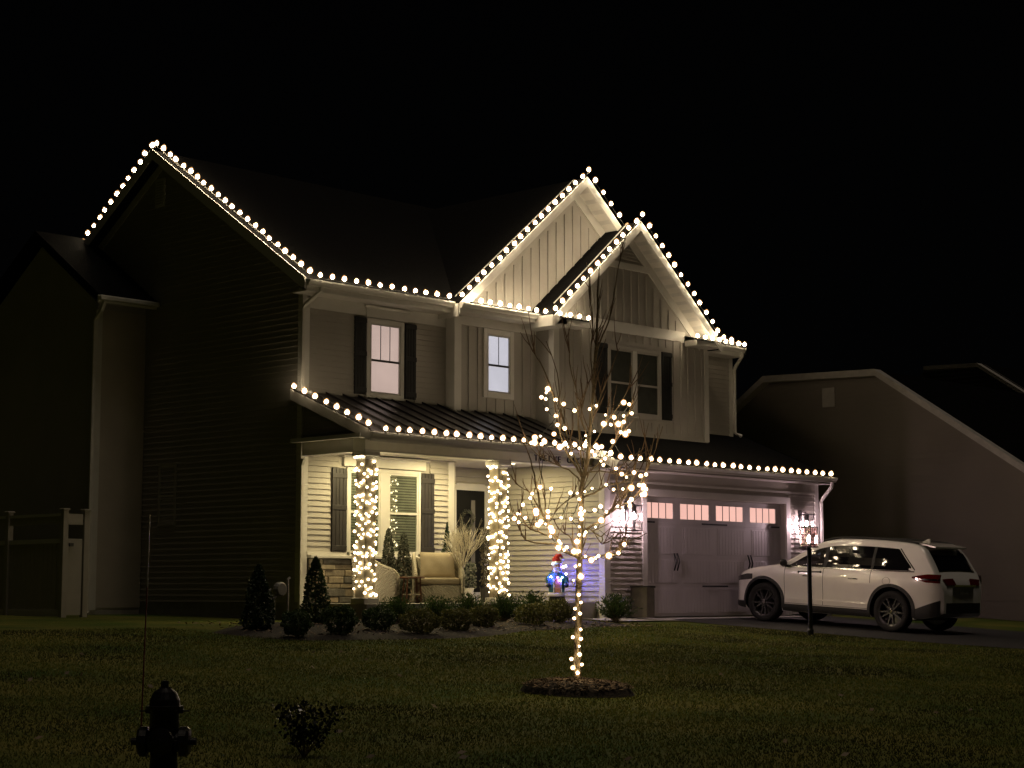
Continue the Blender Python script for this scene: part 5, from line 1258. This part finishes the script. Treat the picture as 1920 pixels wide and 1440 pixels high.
toppatch('windshield', .30, 1.12, -.97, .97, .005, m_tint); toppatch('rear_glass', -2.40, -2.12, -.9, .9, .006, m_tint)
toppatch('sunroof', -1.0, .1, -.72, .72, .005, m_tint)
toppatch('tail_lamp', -2.545, -2.487, .45, 1.0, .012, bpy.data.materials['tail_lamp_red1']); toppatch('tail_lamp', -2.545, -2.487, -1.0, -.45, .012, bpy.data.materials['tail_lamp_red1'])
MB().prism([(-1.92, -.62, 1.765), (-2.26, -.58, 1.70), (-2.26, .58, 1.70), (-1.92, .62, 1.765)], (0, 0, -.028)).build('spoiler', m_paint, CAR, world=False)
MB().prism([(-1.62, 0, 1.775), (-1.80, 0, 1.765), (-1.80, 0, 1.845), (-1.74, 0, 1.835)], (0, .03, 0)).build('antenna_fin', m_paint, CAR, world=False)
MB().box(-2.575, -2.545, -.62, .62, .42, .62).build('rear_bumper', m_clad, CAR, world=False)
PL_ = MB().box(-2.575, -2.552, -.16, .16, .80, .93).build('licence_plate', mat('plate', (.55, .57, .6), .4), CAR, world=False)
MB().box(-2.60, -2.53, -.40, .40, .945, .975).build('tailgate_garnish', m_chrome, CAR, world=False)
MB().box(2.40, 2.43, -.50, .50, .46, .70).build('grille', m_clad, CAR, world=False)
# wheels
def wheel(x, s):
    w = MB().lathe([(.285, .0), (.30, .018), (.36, .025), (.392, .005), (.40, -.03), (.40, -.19), (.385, -.225), (.30, -.23), (.285, -.2)], 40, (0, 0, 0), 'y', cap=False)
    t = w.build('tyre', m_tyre, CAR, world=False, smooth=True); t.location = (x, s * .955, WZ)
    if s < 0: t.rotation_euler = (0, 0, math.pi)
    r = MB().lathe([(.255, -.015), (.29, .006), (.288, -.02), (.27, -.12), (.285, -.2), (.1, -.21), (.1, -.14), (.001, -.14)], 36, (0, 0, 0), 'y', cap=False)
    for k in range(10):
        a = k * math.pi / 5 + (.09 if k % 2 else -.09); ca, sa = math.cos(a), math.sin(a)
        def q(rad, tw, y): return (rad * ca - tw * sa, y, rad * sa + tw * ca)
        r.hexa([q(.05, -.03, -.05), q(.27, -.018, -.035), q(.27, .018, -.035), q(.05, .03, -.05)], [q(.05, -.02, -.012), q(.27, -.010, .0), q(.27, .010, .0), q(.05, .02, -.012)])
    o = r.build('rim', m_rim, t, world=False); MB().lathe([(.05, -.03), (.05, -.004), (.035, .004), (.001, .005)], 14, (0, 0, 0), 'y').build('hub_cap', m_chrome, t, world=False)
for x in WX:
    for s in (1, -1): wheel(x, s)
MB().box(-1.9, 1.9, -.62, .62, .24, .30).build('underbody', m_clad, CAR, world=False)
